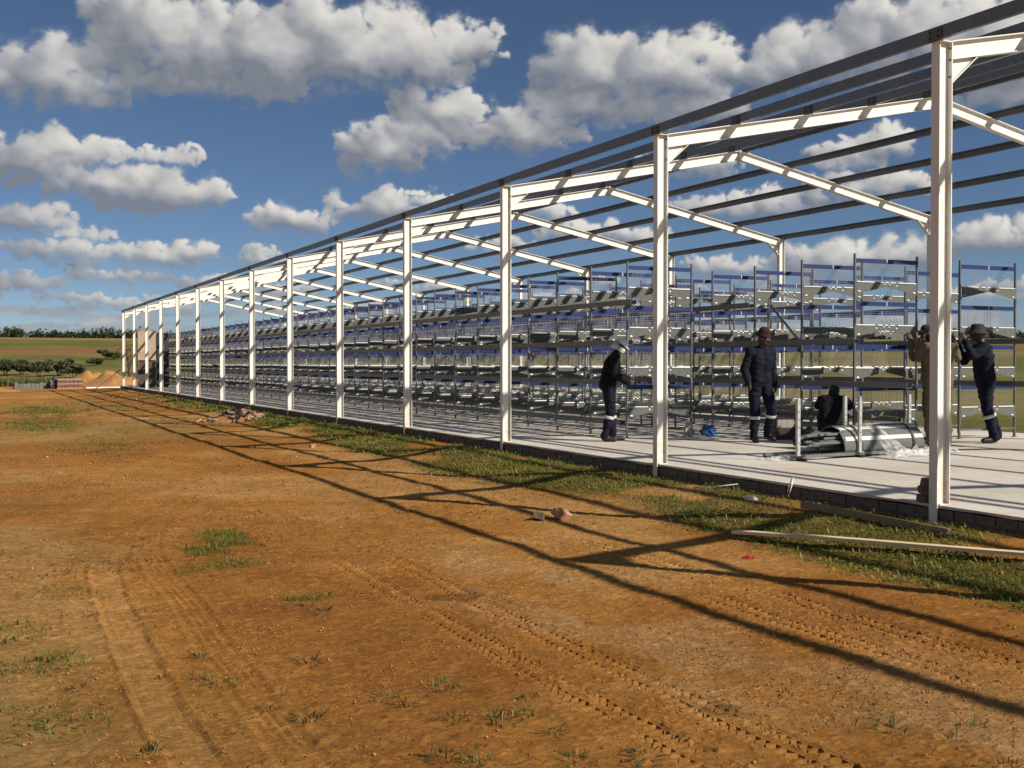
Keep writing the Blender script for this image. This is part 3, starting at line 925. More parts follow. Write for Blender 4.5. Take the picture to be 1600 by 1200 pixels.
def build_rows():
    K = build_cage_meshes()
    rows = [(9.95, 16.70, 40, 'nearest row of four-tier blue and galvanised poultry cages, full length of the shed'),
            (12.40, 13.97, 42, 'middle row of four-tier poultry cages, behind the bundle on its cradle'),
            (14.85, 14.20, 42, 'farthest row of four-tier poultry cages, where the leaning worker lifts a trough')]
    ext = {0: {0: 0.0, 1: .1, 2: .25, 3: .35}, 1: {0: .6, 1: 1.25, 2: .15, 3: -2.5}, 2: {0: -1.3, 1: 1.7, 2: 3.2, 3: -8}}
    for ri, (x, ye, n, lab) in enumerate(rows):
        row = thing('cage_row', lab, 'cage row', (x, ye, 0), 0, 'rows of poultry cages')
        for k in range(n):
            jit = random.uniform(-.012, .012)
            fr = link('partition_frame', K['frame'], row, (0, k * 1.2535 + jit, random.uniform(-.006, .006)))
            fr.rotation_euler = (random.uniform(-.003, .003), random.uniform(-.004, .004), random.uniform(-.01, .01))
            for ti, tz in enumerate(TIERS):
                b = link('top_bar', K['bar'], fr, (0, 0, tz + random.uniform(-.006, .006)))
                b.rotation_euler = (0, random.uniform(-.006, .006), 0)
                g = link('partition_sheet', K['gable'], fr, (0, -.004, tz + random.uniform(-.004, .004)))
                g.rotation_euler = (random.uniform(-.05, .03), 0, 0)
                link('wire_panel', K['wire'], fr, (0, .004, tz))
        L = (n - 1) * 1.2535
        for ti, tz in enumerate(TIERS):
            e = ext[ri][ti]
            link('feed_trough', trough_mesh(L + e, -1), row, (0, -e, tz - .625))
            link('feed_trough', trough_mesh(L - 2.6, 1), row, (RW, 2.6, tz - .625))
            link('front_wires', front_wires(L - 5.2), row, (0, 5.2, tz))
        if ri == 1:
            m = MB()
            m.prism([(-.03, 0), (.03, 0), (.03, .006), (-.03, .006)], 'y', 0, .95)
            o = m.build('loose_strip', 'trough', row, (-.10, 1.95, 2.24))
            o.rotation_euler = (R(33), 0, R(-70)); o.rotation_euler = (R(-36), 0, R(-75))


build_rows()

# ------------------------------------------------------------------ foliage and grass helpers
def tri_mesh(name, V, F, C, mat, smooth=False):
    me = bpy.data.meshes.new(name)
    me.vertices.add(len(V)); me.vertices.foreach_set('co', np.asarray(V, np.float32).ravel())
    me.loops.add(F.size); me.loops.foreach_set('vertex_index', F.astype(np.int32).ravel())
    k = F.shape[1]
    me.polygons.add(len(F)); me.polygons.foreach_set('loop_start', np.arange(0, F.size, k, dtype=np.int32))
    me.update(calc_edges=True)
    ca = me.color_attributes.new('Col', 'FLOAT_COLOR', 'POINT')
    ca.data.foreach_set('color', np.concatenate([C, np.ones((len(C), 1))], 1).astype(np.float32).ravel())
    me.materials.append(M[mat])
    return me


def blades(P, H, Wd, ang, lean, Cc, curl=.5):
    """P (n,3) foot, H length, Wd width, ang heading, lean 0 upright..1 flat"""
    n = len(P)
    d = np.stack([np.cos(ang), np.sin(ang), np.zeros(n)], 1)
    side = np.stack([-np.sin(ang), np.cos(ang), np.zeros(n)], 1) * (Wd / 2)[:, None]
    up = np.array([[0, 0, 1.]])
    th = lean * 1.45
    m = P + H[:, None] * .55 * (np.sin(th)[:, None] * d + np.cos(th)[:, None] * up)
    th2 = np.minimum(th + curl * (.3 + lean), 1.75)
    t = m + H[:, None] * .5 * (np.sin(th2)[:, None] * d + np.cos(th2)[:, None] * up)
    t[:, 2] = np.maximum(t[:, 2], P[:, 2] + .004)
    V = np.stack([P - side * .8, P + side * .8, m - side, m + side, t], 1).reshape(-1, 3)
    b = (np.arange(n) * 5)[:, None]
    F = np.concatenate([b + [[0, 1, 3]], b + [[0, 3, 2]], b + [[2, 3, 4]]], 0)
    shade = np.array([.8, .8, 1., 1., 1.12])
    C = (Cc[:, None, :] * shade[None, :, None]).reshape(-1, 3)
    return V, F, C


def leaf_cloud(centres, radii, n, size, col, var=.3, squash=1.0):
    """leaf-sized quads spread through clumps"""
    centres = np.asarray(centres, float); radii = np.asarray(radii, float)
    k = rng.integers(0, len(centres), n)
    d = rng.normal(size=(n, 3)); d /= np.linalg.norm(d, axis=1)[:, None]
    rr = rng.random(n) ** .45
    P = centres[k] + d * (rr * radii[k])[:, None] * np.array([1, 1, squash])
    a = rng.normal(size=(n, 3)); a /= np.linalg.norm(a, axis=1)[:, None]
    b = np.cross(a, rng.normal(size=(n, 3))); b /= np.linalg.norm(b, axis=1)[:, None]
    s = size * (.6 + .8 * rng.random(n))[:, None]
    V = np.stack([P - a * s, P - b * s * .5, P + a * s, P + b * s * .5], 1).reshape(-1, 3)
    F = np.arange(4 * n).reshape(n, 4)
    clump = (1 + var * (rng.random(len(centres)) - .5) * 1.6)[k]
    c = np.asarray(col)[None] * (clump * (1 + var * (rng.random(n) - .5)))[:, None]
    c[:, 0] *= 1 + .4 * (rng.random(n) - .4)
    return V, F, np.repeat(c, 4, 0)


def build_grass():
    # weedy strip beside the slab
    n = 170000
    y = 3.0 + 47 * rng.random(n) ** 1.9; x = 5.2 + 2.5 * rng.random(n)
    g, p = strip_green(x, y)
    clump = .35 + .9 * fbm(x * 5 + 3, y * 5, 2)
    keep = rng.random(n) < g * clump * np.where(y < 20, 1.0, .8)
    x, y = x[keep], y[keep]; n = len(x)
    z = ground_z(x, y) - .004
    far = 1 + sstep(12, 40, y) * 1.4
    H = (.022 + .055 * rng.random(n) ** 1.8) * (.6 + .9 * fbm(x * 2.5, y * 2.5 + 50, 2)) * (1 + .25 * (far - 1))
    Wd = (.004 + .010 * rng.random(n) ** 2) * far
    hue = fbm(x * .9 + 60, y * .9, 3) + .25 * (rng.random(n) - .5)
    t = sstep(.35, .7, hue)[:, None]
    C = (1 - t) * np.array([[.092, .128, .020]]) + t * np.array([[.265, .255, .045]])
    dry = (rng.random(n) < .20)[:, None]
    C = np.where(dry, np.array([[.28, .21, .09]]), C) * (.7 + .6 * rng.random(n))[:, None]
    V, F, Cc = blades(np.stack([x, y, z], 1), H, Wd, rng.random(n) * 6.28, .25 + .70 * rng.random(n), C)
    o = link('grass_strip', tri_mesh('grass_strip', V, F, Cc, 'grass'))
    kind(o, 'stuff', 'ragged green weeds and grass along the edge of the floor slab')
    # broad-leaved weeds between the grass
    n = 60000
    y = 4.5 + 26 * rng.random(n) ** 1.7; x = 5.4 + 2.3 * rng.random(n)
    g, p = strip_green(x, y); cl = fbm(x * 3.1 + 8, y * 3.1, 3)
    keep = rng.random(n) < g * sstep(.48, .62, cl); x, y, cl = x[keep], y[keep], cl[keep]; n = len(x)
    P = np.stack([x, y, ground_z(x, y) + .004 + .07 * rng.random(n) * sstep(.48, .75, cl)], 1)
    a = rng.normal(size=(n, 3)) * np.array([[1, 1, .35]]); a /= np.linalg.norm(a, axis=1)[:, None]
    b = np.cross(a, np.array([[0, 0, 1.]]) + .5 * rng.normal(size=(n, 3))); b /= np.linalg.norm(b, axis=1)[:, None]
    s = (.007 + .010 * rng.random(n))[:, None] * (1 + sstep(12, 30, y))[:, None]
    V = np.stack([P - a * s, P - b * s * .62, P + a * s, P + b * s * .62], 1).reshape(-1, 3)
    C = np.array([[.095, .130, .026]]) * (.6 + .9 * rng.random((n, 1)))
    o = link('weed_leaves', tri_mesh('weed_leaves', V, np.arange(4 * n).reshape(n, 4), np.repeat(C, 4, 0), 'grass'))
    kind(o, 'stuff', 'low broad-leaved weeds mixed into the grass by the slab')
    # tufts in the yard
    Ps, Hs, Ws, As, Ls, Cs = [], [], [], [], [], []
    def tuft(cx, cy, nb, rad, h, lean, col):
        a = rng.random(nb) * 6.28; r = rad * np.sqrt(rng.random(nb))
        x = cx + np.cos(a) * r; y = cy + np.sin(a) * r
        Ps.append(np.stack([x, y, ground_z(x, y) - .003], 1))
        Hs.append(h * (.5 + .8 * rng.random(nb))); Ws.append(.0035 + .004 * rng.random(nb))
        As.append(a + rng.normal(size=nb) * .5); Ls.append(np.clip(lean + .25 * rng.normal(size=nb), .1, .97))
        Cs.append(np.asarray(col)[None] * (.65 + .7 * rng.random(nb))[:, None])
    green, dark, olive, straw = (.095, .125, .022), (.045, .062, .018), (.15, .135, .035), (.34, .25, .11)
    for (x, y, s, k) in [(1.58, 5.86, 1, 1), (2.1, 5.21, 1, 0), (2.02, 5.15, 1, 2), (2.08, 4.56, 1.3, 1), (2.25, 4.62, 1.2, 0), (1.90, 4.66, 1, 1), (.62, 4.7, 1, 1), (1.09, 6.23, .9, 0), (1.06, 5.7, 1.1, 2),
                         (1.12, 5.62, .9, 0), (1.68, 4.24, 1.2, 1), (1.80, 4.12, 1.1, 0), (2.22, 4.34, .9, 0), (1.33, 4.95, 1.2, 1), (1.21, 5.17, .8, 1), (1.72, 5.1, .9, 0), (1.78, 4.95, .8, 1), (2.35, 4.85, .7, 1),
                         (3.55, 3.75, 1.2, 0), (3.62, 3.9, .8, 2), (1.95, 7.25, .8, 1), (2.0, 7.0, .9, 1), (.35, 6.5, 1.2, 2), (.15, 7.0, 1.2, 0), (.3, 5.3, 1.0, 2), (.45, 5.8, .8, 1), (.85, 5.9, .6, 1), (2.4, 3.9, 1.2, 1), (1.5, 3.75, 1.4, 2),
                         (.5, 4.3, 1.1, 2), (1.0, 4.0, 1.1, 1), (2.15, 4.0, 1.0, 0)]:
        c = (green, dark, olive)[k]
        tuft(x, y, int(26 * s), .05 * s, .062 * s, .78, c)
        tuft(x + .02, y, int(6 * s), .06 * s, .06 * s, .95, straw)
    for _ in range(620):
        x, y = rng.uniform(-2.0, 5.9), 3.2 + 16 * rng.random() ** 1.5
        if fbm(np.array([x * .8 + 5]), np.array([y * .8]), 3)[0] < .47 + .25 * rng.random(): continue
        if any(abs(x - t[0]) < .16 for t in TRACKS) and y < 8.6: continue
        s = .35 + .6 * rng.random()
        tuft(x, y, int(12 * s) + 3, .05 * s, .06 * s, .72, (green, dark, olive, olive)[rng.integers(0, 4)])
    # green patches
    for px_, py_, rx_, ry_, st_ in PATCHES:
        n = int(min(9000, 4200 * rx_ * ry_ * 4 * st_))
        x = px_ + rx_ * rng.uniform(-1.1, 1.1, n); y = py_ + ry_ * rng.uniform(-1.1, 1.1, n)
        g, p = strip_green(x, y); keep = rng.random(n) < p * 1.1
        x, y = x[keep], y[keep]; n = len(x)
        Ps.append(np.stack([x, y, ground_z(x, y) - .003], 1)); Hs.append((.020 + .045 * rng.random(n)) * (1 + .3 * sstep(15, 40, y))); Ws.append((.003 + .005 * rng.random(n)) * (1 + 2 * sstep(12, 40, y)))
        As.append(rng.random(n) * 6.28); Ls.append(.2 + .7 * rng.random(n))
        t = rng.random((n, 1)); Cs.append((np.array([[.085, .120, .018]]) * (1 - t) + np.array([[.19, .195, .040]]) * t))
    # thin dry stalks and straws lying about
    n = 26000
    x = rng.uniform(-1.8, 6.2, n); y = 3.1 + 16 * rng.random(n) ** 1.4
    cl = fbm(x * 2.2 + 15, y * 1.6 + 4, 4); keep = (rng.random(n) < .06 + .9 * sstep(.50, .66, cl)) & ~(np.abs(poly_dist(x, y, RUT1)) < .10)
    for t_ in TRACKS: keep &= ~((np.abs(x - t_[0]) < .11) & (y < 8.4))
    x, y = x[keep], y[keep]; n = len(x)
    Ps.append(np.stack([x, y, ground_z(x, y) + .002], 1)); Hs.append(.018 + .06 * rng.random(n) ** 2.2); Ws.append(.0025 + .002 * rng.random(n)); As.append(rng.random(n) * 6.28)
    Ls.append(np.where(rng.random(n) < .85, .97, .35)); Cs.append(np.where(rng.random((n, 1)) < .72, np.where(rng.random((n, 1)) < .5, np.array([[.075, .075, .022]]), np.array([[.10, .052, .022]])), np.array([[.27, .18, .075]])))
    n = 22000
    x = rng.uniform(-3, 6.4, n); y = 9 + 40 * rng.random(n) ** 1.5
    cl = fbm(x * .9 + 5, y * .55 + 14, 4); keep = rng.random(n) < .05 + .9 * sstep(.50, .68, cl)
    x, y = x[keep], y[keep]; n = len(x); gr = 1 + 1.6 * sstep(12, 40, y)
    Ps.append(np.stack([x, y, ground_z(x, y) + .002], 1)); Hs.append((.03 + .06 * rng.random(n)) * gr); Ws.append((.004 + .007 * rng.random(n)) * gr); As.append(rng.random(n) * 6.28)
    Ls.append(.75 + .22 * rng.random(n)); Cs.append(np.where(rng.random((n, 1)) < .5, np.array([[.095, .095, .024]]), np.array([[.13, .075, .028]])) * (.6 + .8 * rng.random((n, 1))))
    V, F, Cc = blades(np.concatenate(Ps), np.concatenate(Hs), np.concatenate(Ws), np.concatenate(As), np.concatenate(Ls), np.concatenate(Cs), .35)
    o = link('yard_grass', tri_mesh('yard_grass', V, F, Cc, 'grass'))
    kind(o, 'stuff', 'sparse grass tufts, straws and stalks scattered over the orange soil')
    # crumbs of soil and small stones
    n = 150000
    x = rng.uniform(-2.0, 7.2, n); y = 3.0 + 20 * rng.random(n) ** 1.7
    cl = fbm(x * 1.7 + 25, y * 1.7 + 3, 4); keep = (rng.random(n) < .10 + .75 * sstep(.47, .64, cl)) & ~((np.abs(poly_dist(x, y, RUT1)) < .09) & (rng.random(n) < .8))
    x, y = x[keep], y[keep]; n = len(x)
    s = (.0022 + .0055 * rng.random(n) ** 3 + .007 * rng.random(n) ** 26) * (1 + .8 * sstep(7, 18, y))
    P = np.stack([x, y, ground_z(x, y) + s * .3], 1)
    base = np.array([[1, 0, 0], [0, 1, 0], [-1, 0, 0], [0, -1, 0], [0, 0, .8], [0, 0, -.5]])
    V = P[:, None, :] + base[None] * s[:, None, None] * (.6 + .8 * rng.random((n, 6, 1)))
    fb_ = np.array([[0, 1, 4], [1, 2, 4], [2, 3, 4], [3, 0, 4], [1, 0, 5], [2, 1, 5], [3, 2, 5], [0, 3, 5]])
    F = (np.arange(n)[:, None, None] * 6 + fb_[None]).reshape(-1, 3)
    c = np.where(rng.random((n, 1)) < .015, np.array([[.42, .33, .24]]), np.array([[.32, .150, .043]])) * (.6 + .7 * rng.random((n, 1)))
    o = link('soil_crumbs', tri_mesh('soil_crumbs', V.reshape(-1, 3), F, np.repeat(c, 6, 0), 'stone'))
    kind(o, 'stuff', 'small stones and crumbs of orange soil')


build_grass()


def bush(name, label, cat, x, y, w, h, col, n=900, trunk=True, group=None, leaf=.16):
    z = gz(x, y)
    t = thing(name, label, cat, (x, y, z), 0, group)
    cs, rs = [], []
    for k in range(11):
        a = random.uniform(0, 6.28); r = random.uniform(0, .36) * w
        zz = h * random.uniform(.34, .80)
        cs.append((math.cos(a) * r, math.sin(a) * r, zz)); rs.append(w * random.uniform(.14, .24))
    cs.append((0, 0, h * .55)); rs.append(w * .25)
    V, F, C = leaf_cloud(cs, rs, n, leaf, col, .5, h / w * .9)
    link('crown', tri_mesh('crown', V, F, C, 'leaf'), t)
    m = MB()
    for k in range(4):
        a = k * 1.6 + random.random()
        m.tube([(0, 0, -.1), (math.cos(a) * w * .10, math.sin(a) * w * .10, h * .3), (math.cos(a) * w * .24, math.sin(a) * w * .24, h * .62)], [.05 * h * .5, .03 * h * .5, .012 * h], 5)
    m.build('trunk', 'bark', t)
    return t


def build_far_vegetation():
    # the wood on the rise
    Vs, Fs, Cs = [], [], []; off = 0
    tb = MB()
    for k in range(620):
        az = R(-8 + 66 * rng.random()); rr = 560 + 70 * rng.random()
        x, y = math.sin(az) * rr, math.cos(az) * rr
        h = 4.6 + 2.0 * rng.random() + (1.6 if rng.random() < .08 else 0) + 1.1 * math.sin(math.degrees(az) * 1.1 + .6)
        w = 5 + 6 * rng.random(); z = gz(x, y)
        cs, rs = [], []
        for j in range(6):
            cs.append((x + rng.normal() * w * .28, y + rng.normal() * w * .28, z + h * (.08 + .66 * rng.random()))); rs.append(w * (.2 + .12 * rng.random()))
        V, F, C = leaf_cloud(cs, rs, 130, .58, (.020 + .012 * rng.random(), .036 + .012 * rng.random(), .016), .5, .8)
        Vs.append(V); Fs.append(F + off); Cs.append(C); off += len(V)
        tb.tube([(x, y, z - .5), (x, y, z + h * .6)], [.35, .15], 5)
    o = link('far_wood', tri_mesh('far_wood', np.concatenate(Vs), np.concatenate(Fs), np.concatenate(Cs), 'leaf'))
    kind(o, 'stuff', 'dark line of trees on the rise at the horizon')
    t = tb.build('trunk', 'bark', o); t['kind'] = 'stuff'
    # shrubs in the middle distance
    dk, md, lt = (.060, .075, .036), (.085, .098, .045), (.105, .115, .05)
    spec = [(8, 172, 5.2, 3.2, dk, 'small dark bush at the left edge of the photo, in the green field'),
            (34, 175, 6.0, 3.0, md, 'dark green bush left of the widest bush in the green field'),
            (60, 168, 5.0, 3.0, md, 'mottled bush in the middle of the bush clump in the green field'),
            (92, 172, 5.6, 3.6, dk, 'tallest dark bush of the clump in the green field'),
            (116, 165, 5.0, 2.6, md, 'low spreading bush at the right end of the bush clump'),
            (166, 235, 4.4, 2.3, dk, 'round dark tree in the red field left of the shed end'),
            (178, 230, 4.0, 2.0, lt, 'pale green tree beside the round dark tree in the red field'),
            (148, 205, 4.0, 1.8, dk, 'lowest dark bush on the edge of the red field')]
    for u, dist, w, h, c, lab in spec:
        a = YAW + math.atan((u - 800) / 1809.0)
        bush('bush', lab, 'bush', math.sin(a) * dist, math.cos(a) * dist, w * .82, h * .78, c, 2600, True, 'bushes in the far fields', .19)
    # bare tree and young conifers behind the shed's far end
    a = YAW + math.atan((201 - 800) / 1809.0); d = 105.0
    x, y = math.sin(a) * d, math.cos(a) * d
    t = thing('bare_tree', 'thin bare tree standing behind the last shed columns', 'tree', (x, y, gz(x, y)))
    m = MB()
    m.tube([(0, 0, -.2), (.05, 0, 1.2), (-.05, .05, 2.4)], [.10, .08, .05], 6)
    for k in range(9):
        a = k * 2.4; z = .9 + .2 * k
        m.tube([(0, 0, z), (math.cos(a) * .5, math.sin(a) * .5, z + .6), (math.cos(a) * .75, math.sin(a) * .75, z + 1.3)], [.045, .03, .012], 5)
    m.build('trunk', 'bark', t)
    V, F, C = leaf_cloud([(.5, 0, 2.6), (-.5, .2, 2.9), (0, -.3, 3.3)], [.6, .6, .5], 120, .10, (.05, .05, .025), .4)
    link('crown', tri_mesh('crown', V, F, C, 'leaf'), t)
    for u, dd, h, lab in ((463, 96, 4.3, 'taller pointed conifer showing above the far cage rows'), (452, 99, 3.6, 'shorter pointed conifer left of the taller one above the cage rows')):
        a = YAW + math.atan((u - 800) / 1809.0); x, y = math.sin(a) * dd, math.cos(a) * dd
        t = thing('conifer', lab, 'tree', (x, y, gz(x, y)), 0, 'young conifers behind the shed')
        cs = [(0, 0, h * (.15 + .8 * i / 9)) for i in range(10)]; rs = [.75 * (1 - i / 10.5) * h / 4 for i in range(10)]
        V, F, C = leaf_cloud(cs, rs, 900, .11, (.025, .045, .025), .4)
        link('crown', tri_mesh('crown', V, F, C, 'leaf'), t)
        m = MB(); m.tube([(0, 0, -.2), (0, 0, h * .9)], [.09, .02], 6); m.build('trunk', 'bark', t)
    # rank grass at the edge of the yard
    n = 26000
    az = np.radians(-6 + 16 * rng.random(n)); rr = 84 + 75 * rng.random(n) ** 1.5
    x, y = np.sin(az) * rr, np.cos(az) * rr
    keep = (fbm(x * .12, y * .12, 3) > .38) & ~((y < 92) & (x > 5.0))
    x, y = x[keep], y[keep]; n = len(x)
    t = rng.random((n, 1))
    C = (np.array([[.075, .10, .025]]) * (1 - t) + np.array([[.14, .14, .045]]) * t) * (.7 + .6 * rng.random((n, 1)))
    V, F, Cc = blades(np.stack([x, y, ground_z(x, y, False) - .02], 1), .25 + .42 * rng.random(n), .04 + .06 * rng.random(n), rng.random(n) * 6.28, .05 + .3 * rng.random(n), C)
    o = link('tall_grass', tri_mesh('tall_grass', V, F, Cc, 'grass'))
    kind(o, 'stuff', 'tall green grass beyond the end of the yard')


build_far_vegetation()

# ------------------------------------------------------------------ yard clutter
def brick_meshes(mat, n=5, s=(.11, .053, .036), chip=.012):
    out = []
    for k in range(n):
        bm = bmesh.new(); bmesh.ops.create_cube(bm, size=1)
        for v in bm.verts: v.co = Vector((v.co.x * 2 * s[0], v.co.y * 2 * s[1], v.co.z * 2 * s[2])) + Vector((random.uniform(-chip, chip), random.uniform(-chip, chip), random.uniform(-chip, chip)))
        bmesh.ops.bevel(bm, geom=list(bm.edges), offset=.006, segments=1, affect='EDGES')
        me = bpy.data.meshes.new('brick'); bm.to_mesh(me); bm.free(); me.materials.append(M[mat]); out.append(me)
    return out


BR1, BR2, BR3 = brick_meshes('brick'), brick_meshes('brick2'), brick_meshes('mortar', 3)


def mound(name, label, cat, x, y, w, l, h, mat, sink=.05, seed=0, rough=.25):
    t = MB(); n = 26; vs = []; fs = []
    for j in range(n + 1):
        for i in range(n + 1):
            a, b = i / n * 2 - 1, j / n * 2 - 1
            r = math.hypot(a, b)
            f = max(0, 1 - r ** 1.25) ** 1.0
            f *= 1 + rough * (mnoise.noise((a * 2.2 + seed, b * 2.2, seed)) + .5 * mnoise.noise((a * 6 + seed, b * 6, seed * 2)))
            f *= .75 + .45 * mnoise.noise((a * 1.2 + seed * 3, b * .9, .3))
            vs.append((a * w / 2, b * l / 2, h * f * 1.35 - sink * (1 if r > .9 else 0)))
    for j in range(n):
        for i in range(n):
            k = j * (n + 1) + i; fs.append((k, k + 1, k + n + 2, k + n + 1))
    t.add(vs, fs)
    o = t.build(name, mat, None, (x, y, gz(x, y)), 0, True)
    return tag(o, label, cat)


def build_clutter():
    # timber lying in the weeds
    def plank(name, label, p, q, wd, th, mat, lift):
        p, q = Vector(p), Vector(q); d = q - p; L = d.length
        m = MB(); k = 9
        vs = []; fs = []
        for i in range(k + 1):
            t = i / k; bow = .012 * math.sin(t * 3.1)
            for (a, b) in ((-wd / 2, 0), (wd / 2, 0), (wd / 2, th), (-wd / 2, th)): vs.append((t * L, a + bow, b + .004 * math.sin(5 * t)))
        for i in range(k):
            for j in range(4): fs.append((i * 4 + j, i * 4 + (j + 1) % 4, i * 4 + 4 + (j + 1) % 4, i * 4 + 4 + j))
        fs += [(3, 2, 1, 0), (k * 4, k * 4 + 1, k * 4 + 2, k * 4 + 3)]
        m.add(vs, fs)
        z0, z1 = gz(p.x, p.y), gz(q.x, q.y)
        o = m.build(name, mat, None, (p.x, p.y, z0 + lift), 0)
        o.rotation_euler = (0, -math.atan2(z1 - z0, L), math.atan2(d.y, d.x))
        return tag(o, label, 'timber')
    plank('timber_plank', 'long pale timber plank lying in the weeds', (6.08, 8.36, 0), (6.98, 5.98, 0), .095, .026, 'timber', .045)
    plank('timber_plank', 'dark weathered timber plank lying next to the slab edge', (7.28, 8.92, 0), (7.20, 6.98, 0), .035, .065, 'timber_dark', .01)
    # bricks stacked against the nearest column
    t = thing('brick_stack', 'three bricks stacked against the foot of the nearest column', 'bricks', (7.855, 7.83, 0))
    for k in range(3):
        o = link('brick', BR1[k], t, (random.uniform(-.012, .012), random.uniform(-.005, .006), .038 + k * .074)); o.rotation_euler = (0, 0, random.uniform(-.05, .05))
    # two broken bricks in the yard
    for (x, y, lab, me, rx, rz) in ((5.34, 10.22, 'pale broken brick tilted up in the yard', BR2[0], .7, .5), (5.13, 10.28, 'dark half brick lying flat beside the pale tilted brick', BR1[1], .12, 1.0)):
        o = link('brick', me, None, (x, y, gz(x, y) + (.06 if rx > .5 else .03)), rz); o.rotation_euler = (rx, .2, rz)
        tag(o, lab, 'brick')
    o = link('stone', BR2[1], None, (5.73, 20.9, gz(5.73, 20.9) + .03), .4, (.45, .7, .9)); tag(o, 'pale stone lying alone on the soil by the shadows', 'stone')
    # rubble heap
    t = thing('rubble_heap', 'heap of broken bricks and rubble at the weedy edge of the yard', 'rubble', (6.45, 31.0, gz(6.45, 31.0) - .02))
    t.scale = (.85, .85, .75)
    hb = mound('heap_core', '', '', 6.45, 31.0, 2.0, 2.6, .26, 'soil_pile', .05, 2.0)
    del hb['label']; del hb['category']
    hb.parent = t; hb.location = (0, 0, -.02)
    for k in range(120):
        a = random.uniform(0, 6.28); r = abs(random.gauss(0, .42))
        x, y = math.cos(a) * r * 1.05 + .12, math.sin(a) * r * 1.4
        h = .36 * max(0, 1 - (r / .95) ** 1.3) * random.uniform(.55, 1.1)
        o = link('brick', random.choice(BR2 if (x > .35 and random.random() < .6) else BR1 + BR3 + BR2[:1]), t, (x, y, .04 + h), 0, [random.uniform(.6, 1.1)] * 3)
        o.rotation_euler = (random.uniform(-.9, .9), random.uniform(-.9, .9), random.uniform(0, 6.28))
    for (x, y, s) in ((5.62, 31.2, .8), (5.95, 30.6, .6), (5.85, 31.4, .7), (5.42, 30.7, .5)):
        o = link('brick', random.choice(BR2), t, (x - 6.45, y - 31.0, .03), 0, [s] * 3); o.rotation_euler = (random.uniform(-.4, .4), .2, random.uniform(0, 6))
    # crumbly debris along the slab further down
    deb = MB()
    for k in range(70):
        x, y = random.uniform(5.9, 7.5), random.uniform(40, 60); s = random.uniform(.02, .065)
        mt_ = Matrix.Translation((x, y, gz(x, y) + s * .2)) @ Matrix.Rotation(random.uniform(0, 6), 4, 'Z') @ Matrix.Rotation(random.uniform(-.6, .6), 4, 'X')
        deb.box(-s, s, -s * .6, s * .6, -s * .3, s * .4, random.randint(0, 2), mt_)
    kind(deb.build('debris', ['brick', 'brick2', 'block']), 'stuff', 'scattered brick debris beside the far end of the shed')
    # litter
    def crumple(name, label, cat, x, y, w, h, mat, z=None, seed=1, asp=1.0):
        bm = bmesh.new(); bmesh.ops.create_icosphere(bm, subdivisions=3, radius=1)
        for v in bm.verts:
            n = mnoise.noise(v.co * 1.7 + Vector((seed, 0, 0))) + .6 * mnoise.noise(v.co * 4.1 + Vector((0, seed, 0)))
            v.co *= 1 + .45 * n
            v.co = Vector((v.co.x * w / 2, v.co.y * w / 2 * asp, max(v.co.z, -.25) * h))
        me = bpy.data.meshes.new(name); bm.to_mesh(me); bm.free(); me.materials.append(M[mat])
        o = link(name, me, None, (x, y, (gz(x, y) if z is None else z) + h * .22), seed)
        return tag(o, label, cat)
    crumple('rag', 'crumpled red rag on the soil near the pale plank', 'rag', 5.60, 7.50, .11, .022, 'red', seed=3, asp=.6)
    crumple('plastic_scrap', 'crumpled white plastic scrap in the weeds by the slab', 'litter', 7.30, 9.75, .12, .035, 'litter', seed=5, asp=.7)
    m = MB(); m.box(-.16, .16, -.012, .012, 0, .008)
    o = m.build('plastic_strip', 'litter', None, (7.38, 10.35, gz(7.38, 10.35) + .075), R(70)); o.rotation_euler = (0, -.12, R(-28)); tag(o, 'straight white plastic strip lying on the weeds', 'litter')
    m = MB(); pts = []
    for k in range(15):
        a = -.6 + k / 14 * 4.6
        pts.append((.0, math.cos(a) * .14, .10 + math.sin(a) * .11))
    for p, q in zip(pts[:-1], pts[1:]):
        m.add([(p[0] - .005, p[1], p[2]), (p[0] + .005, p[1], p[2]), (q[0] + .005, q[1], q[2]), (q[0] - .005, q[1], q[2]),
               (p[0] - .005, p[1] * .97, p[2] + .003), (p[0] + .005, p[1] * .97, p[2] + .003), (q[0] + .005, q[1] * .97, q[2] + .003), (q[0] - .005, q[1] * .97, q[2] + .003)],
              [(0, 1, 2, 3), (7, 6, 5, 4), (0, 3, 7, 4), (1, 5, 6, 2)])
    o = m.build('packing_strap', 'litter', None, (7.60, 9.55, gz(7.60, 9.55) + .02), 0); o.rotation_euler = (0, .3, R(-35)); tag(o, 'white packing strap curled in a loop against the slab edge', 'strap')
    # things on the floor slab
    t = thing('carton', 'dark carton with a pale printed side beside the walking worker', 'box', (12.15, 15.35, 0), R(-20))
    m = MB(); m.box(-.17, .17, -.14, .14, .002, .345); c = m.build('carton_body', 'carton', t)
    m = MB(); m.box(-.15, .15, -.1425, -.1405, .20, .33); m.build('print', 'label', c)
    m = MB(); m.box(-.172, .172, -.142, .142, .346, .353); m.build('carton_lid', 'carton', t)
    crumple('blue_bag', 'crumpled blue plastic bag on the floor in front of the cages', 'bag', 11.35, 16.35, .30, .15, 'bluebag', 0.03, 8, .8)
    crumple('pale_bag', 'small pale crumpled sack left of the blue bag', 'bag', 11.12, 16.6, .18, .17, 'label', 0.03, 12, .8)
    crumple('black_bag', 'slumped black bag behind the left end of the bundle', 'bag', 11.15, 13.55, .42, .22, 'strap', 0.05, 9, .8)
    # far end of the yard
    t = thing('brick_pallet', 'squared stack of red bricks at the far end of the yard', 'bricks', (5.48, 75.5, gz(5.48, 75.5)), R(8))
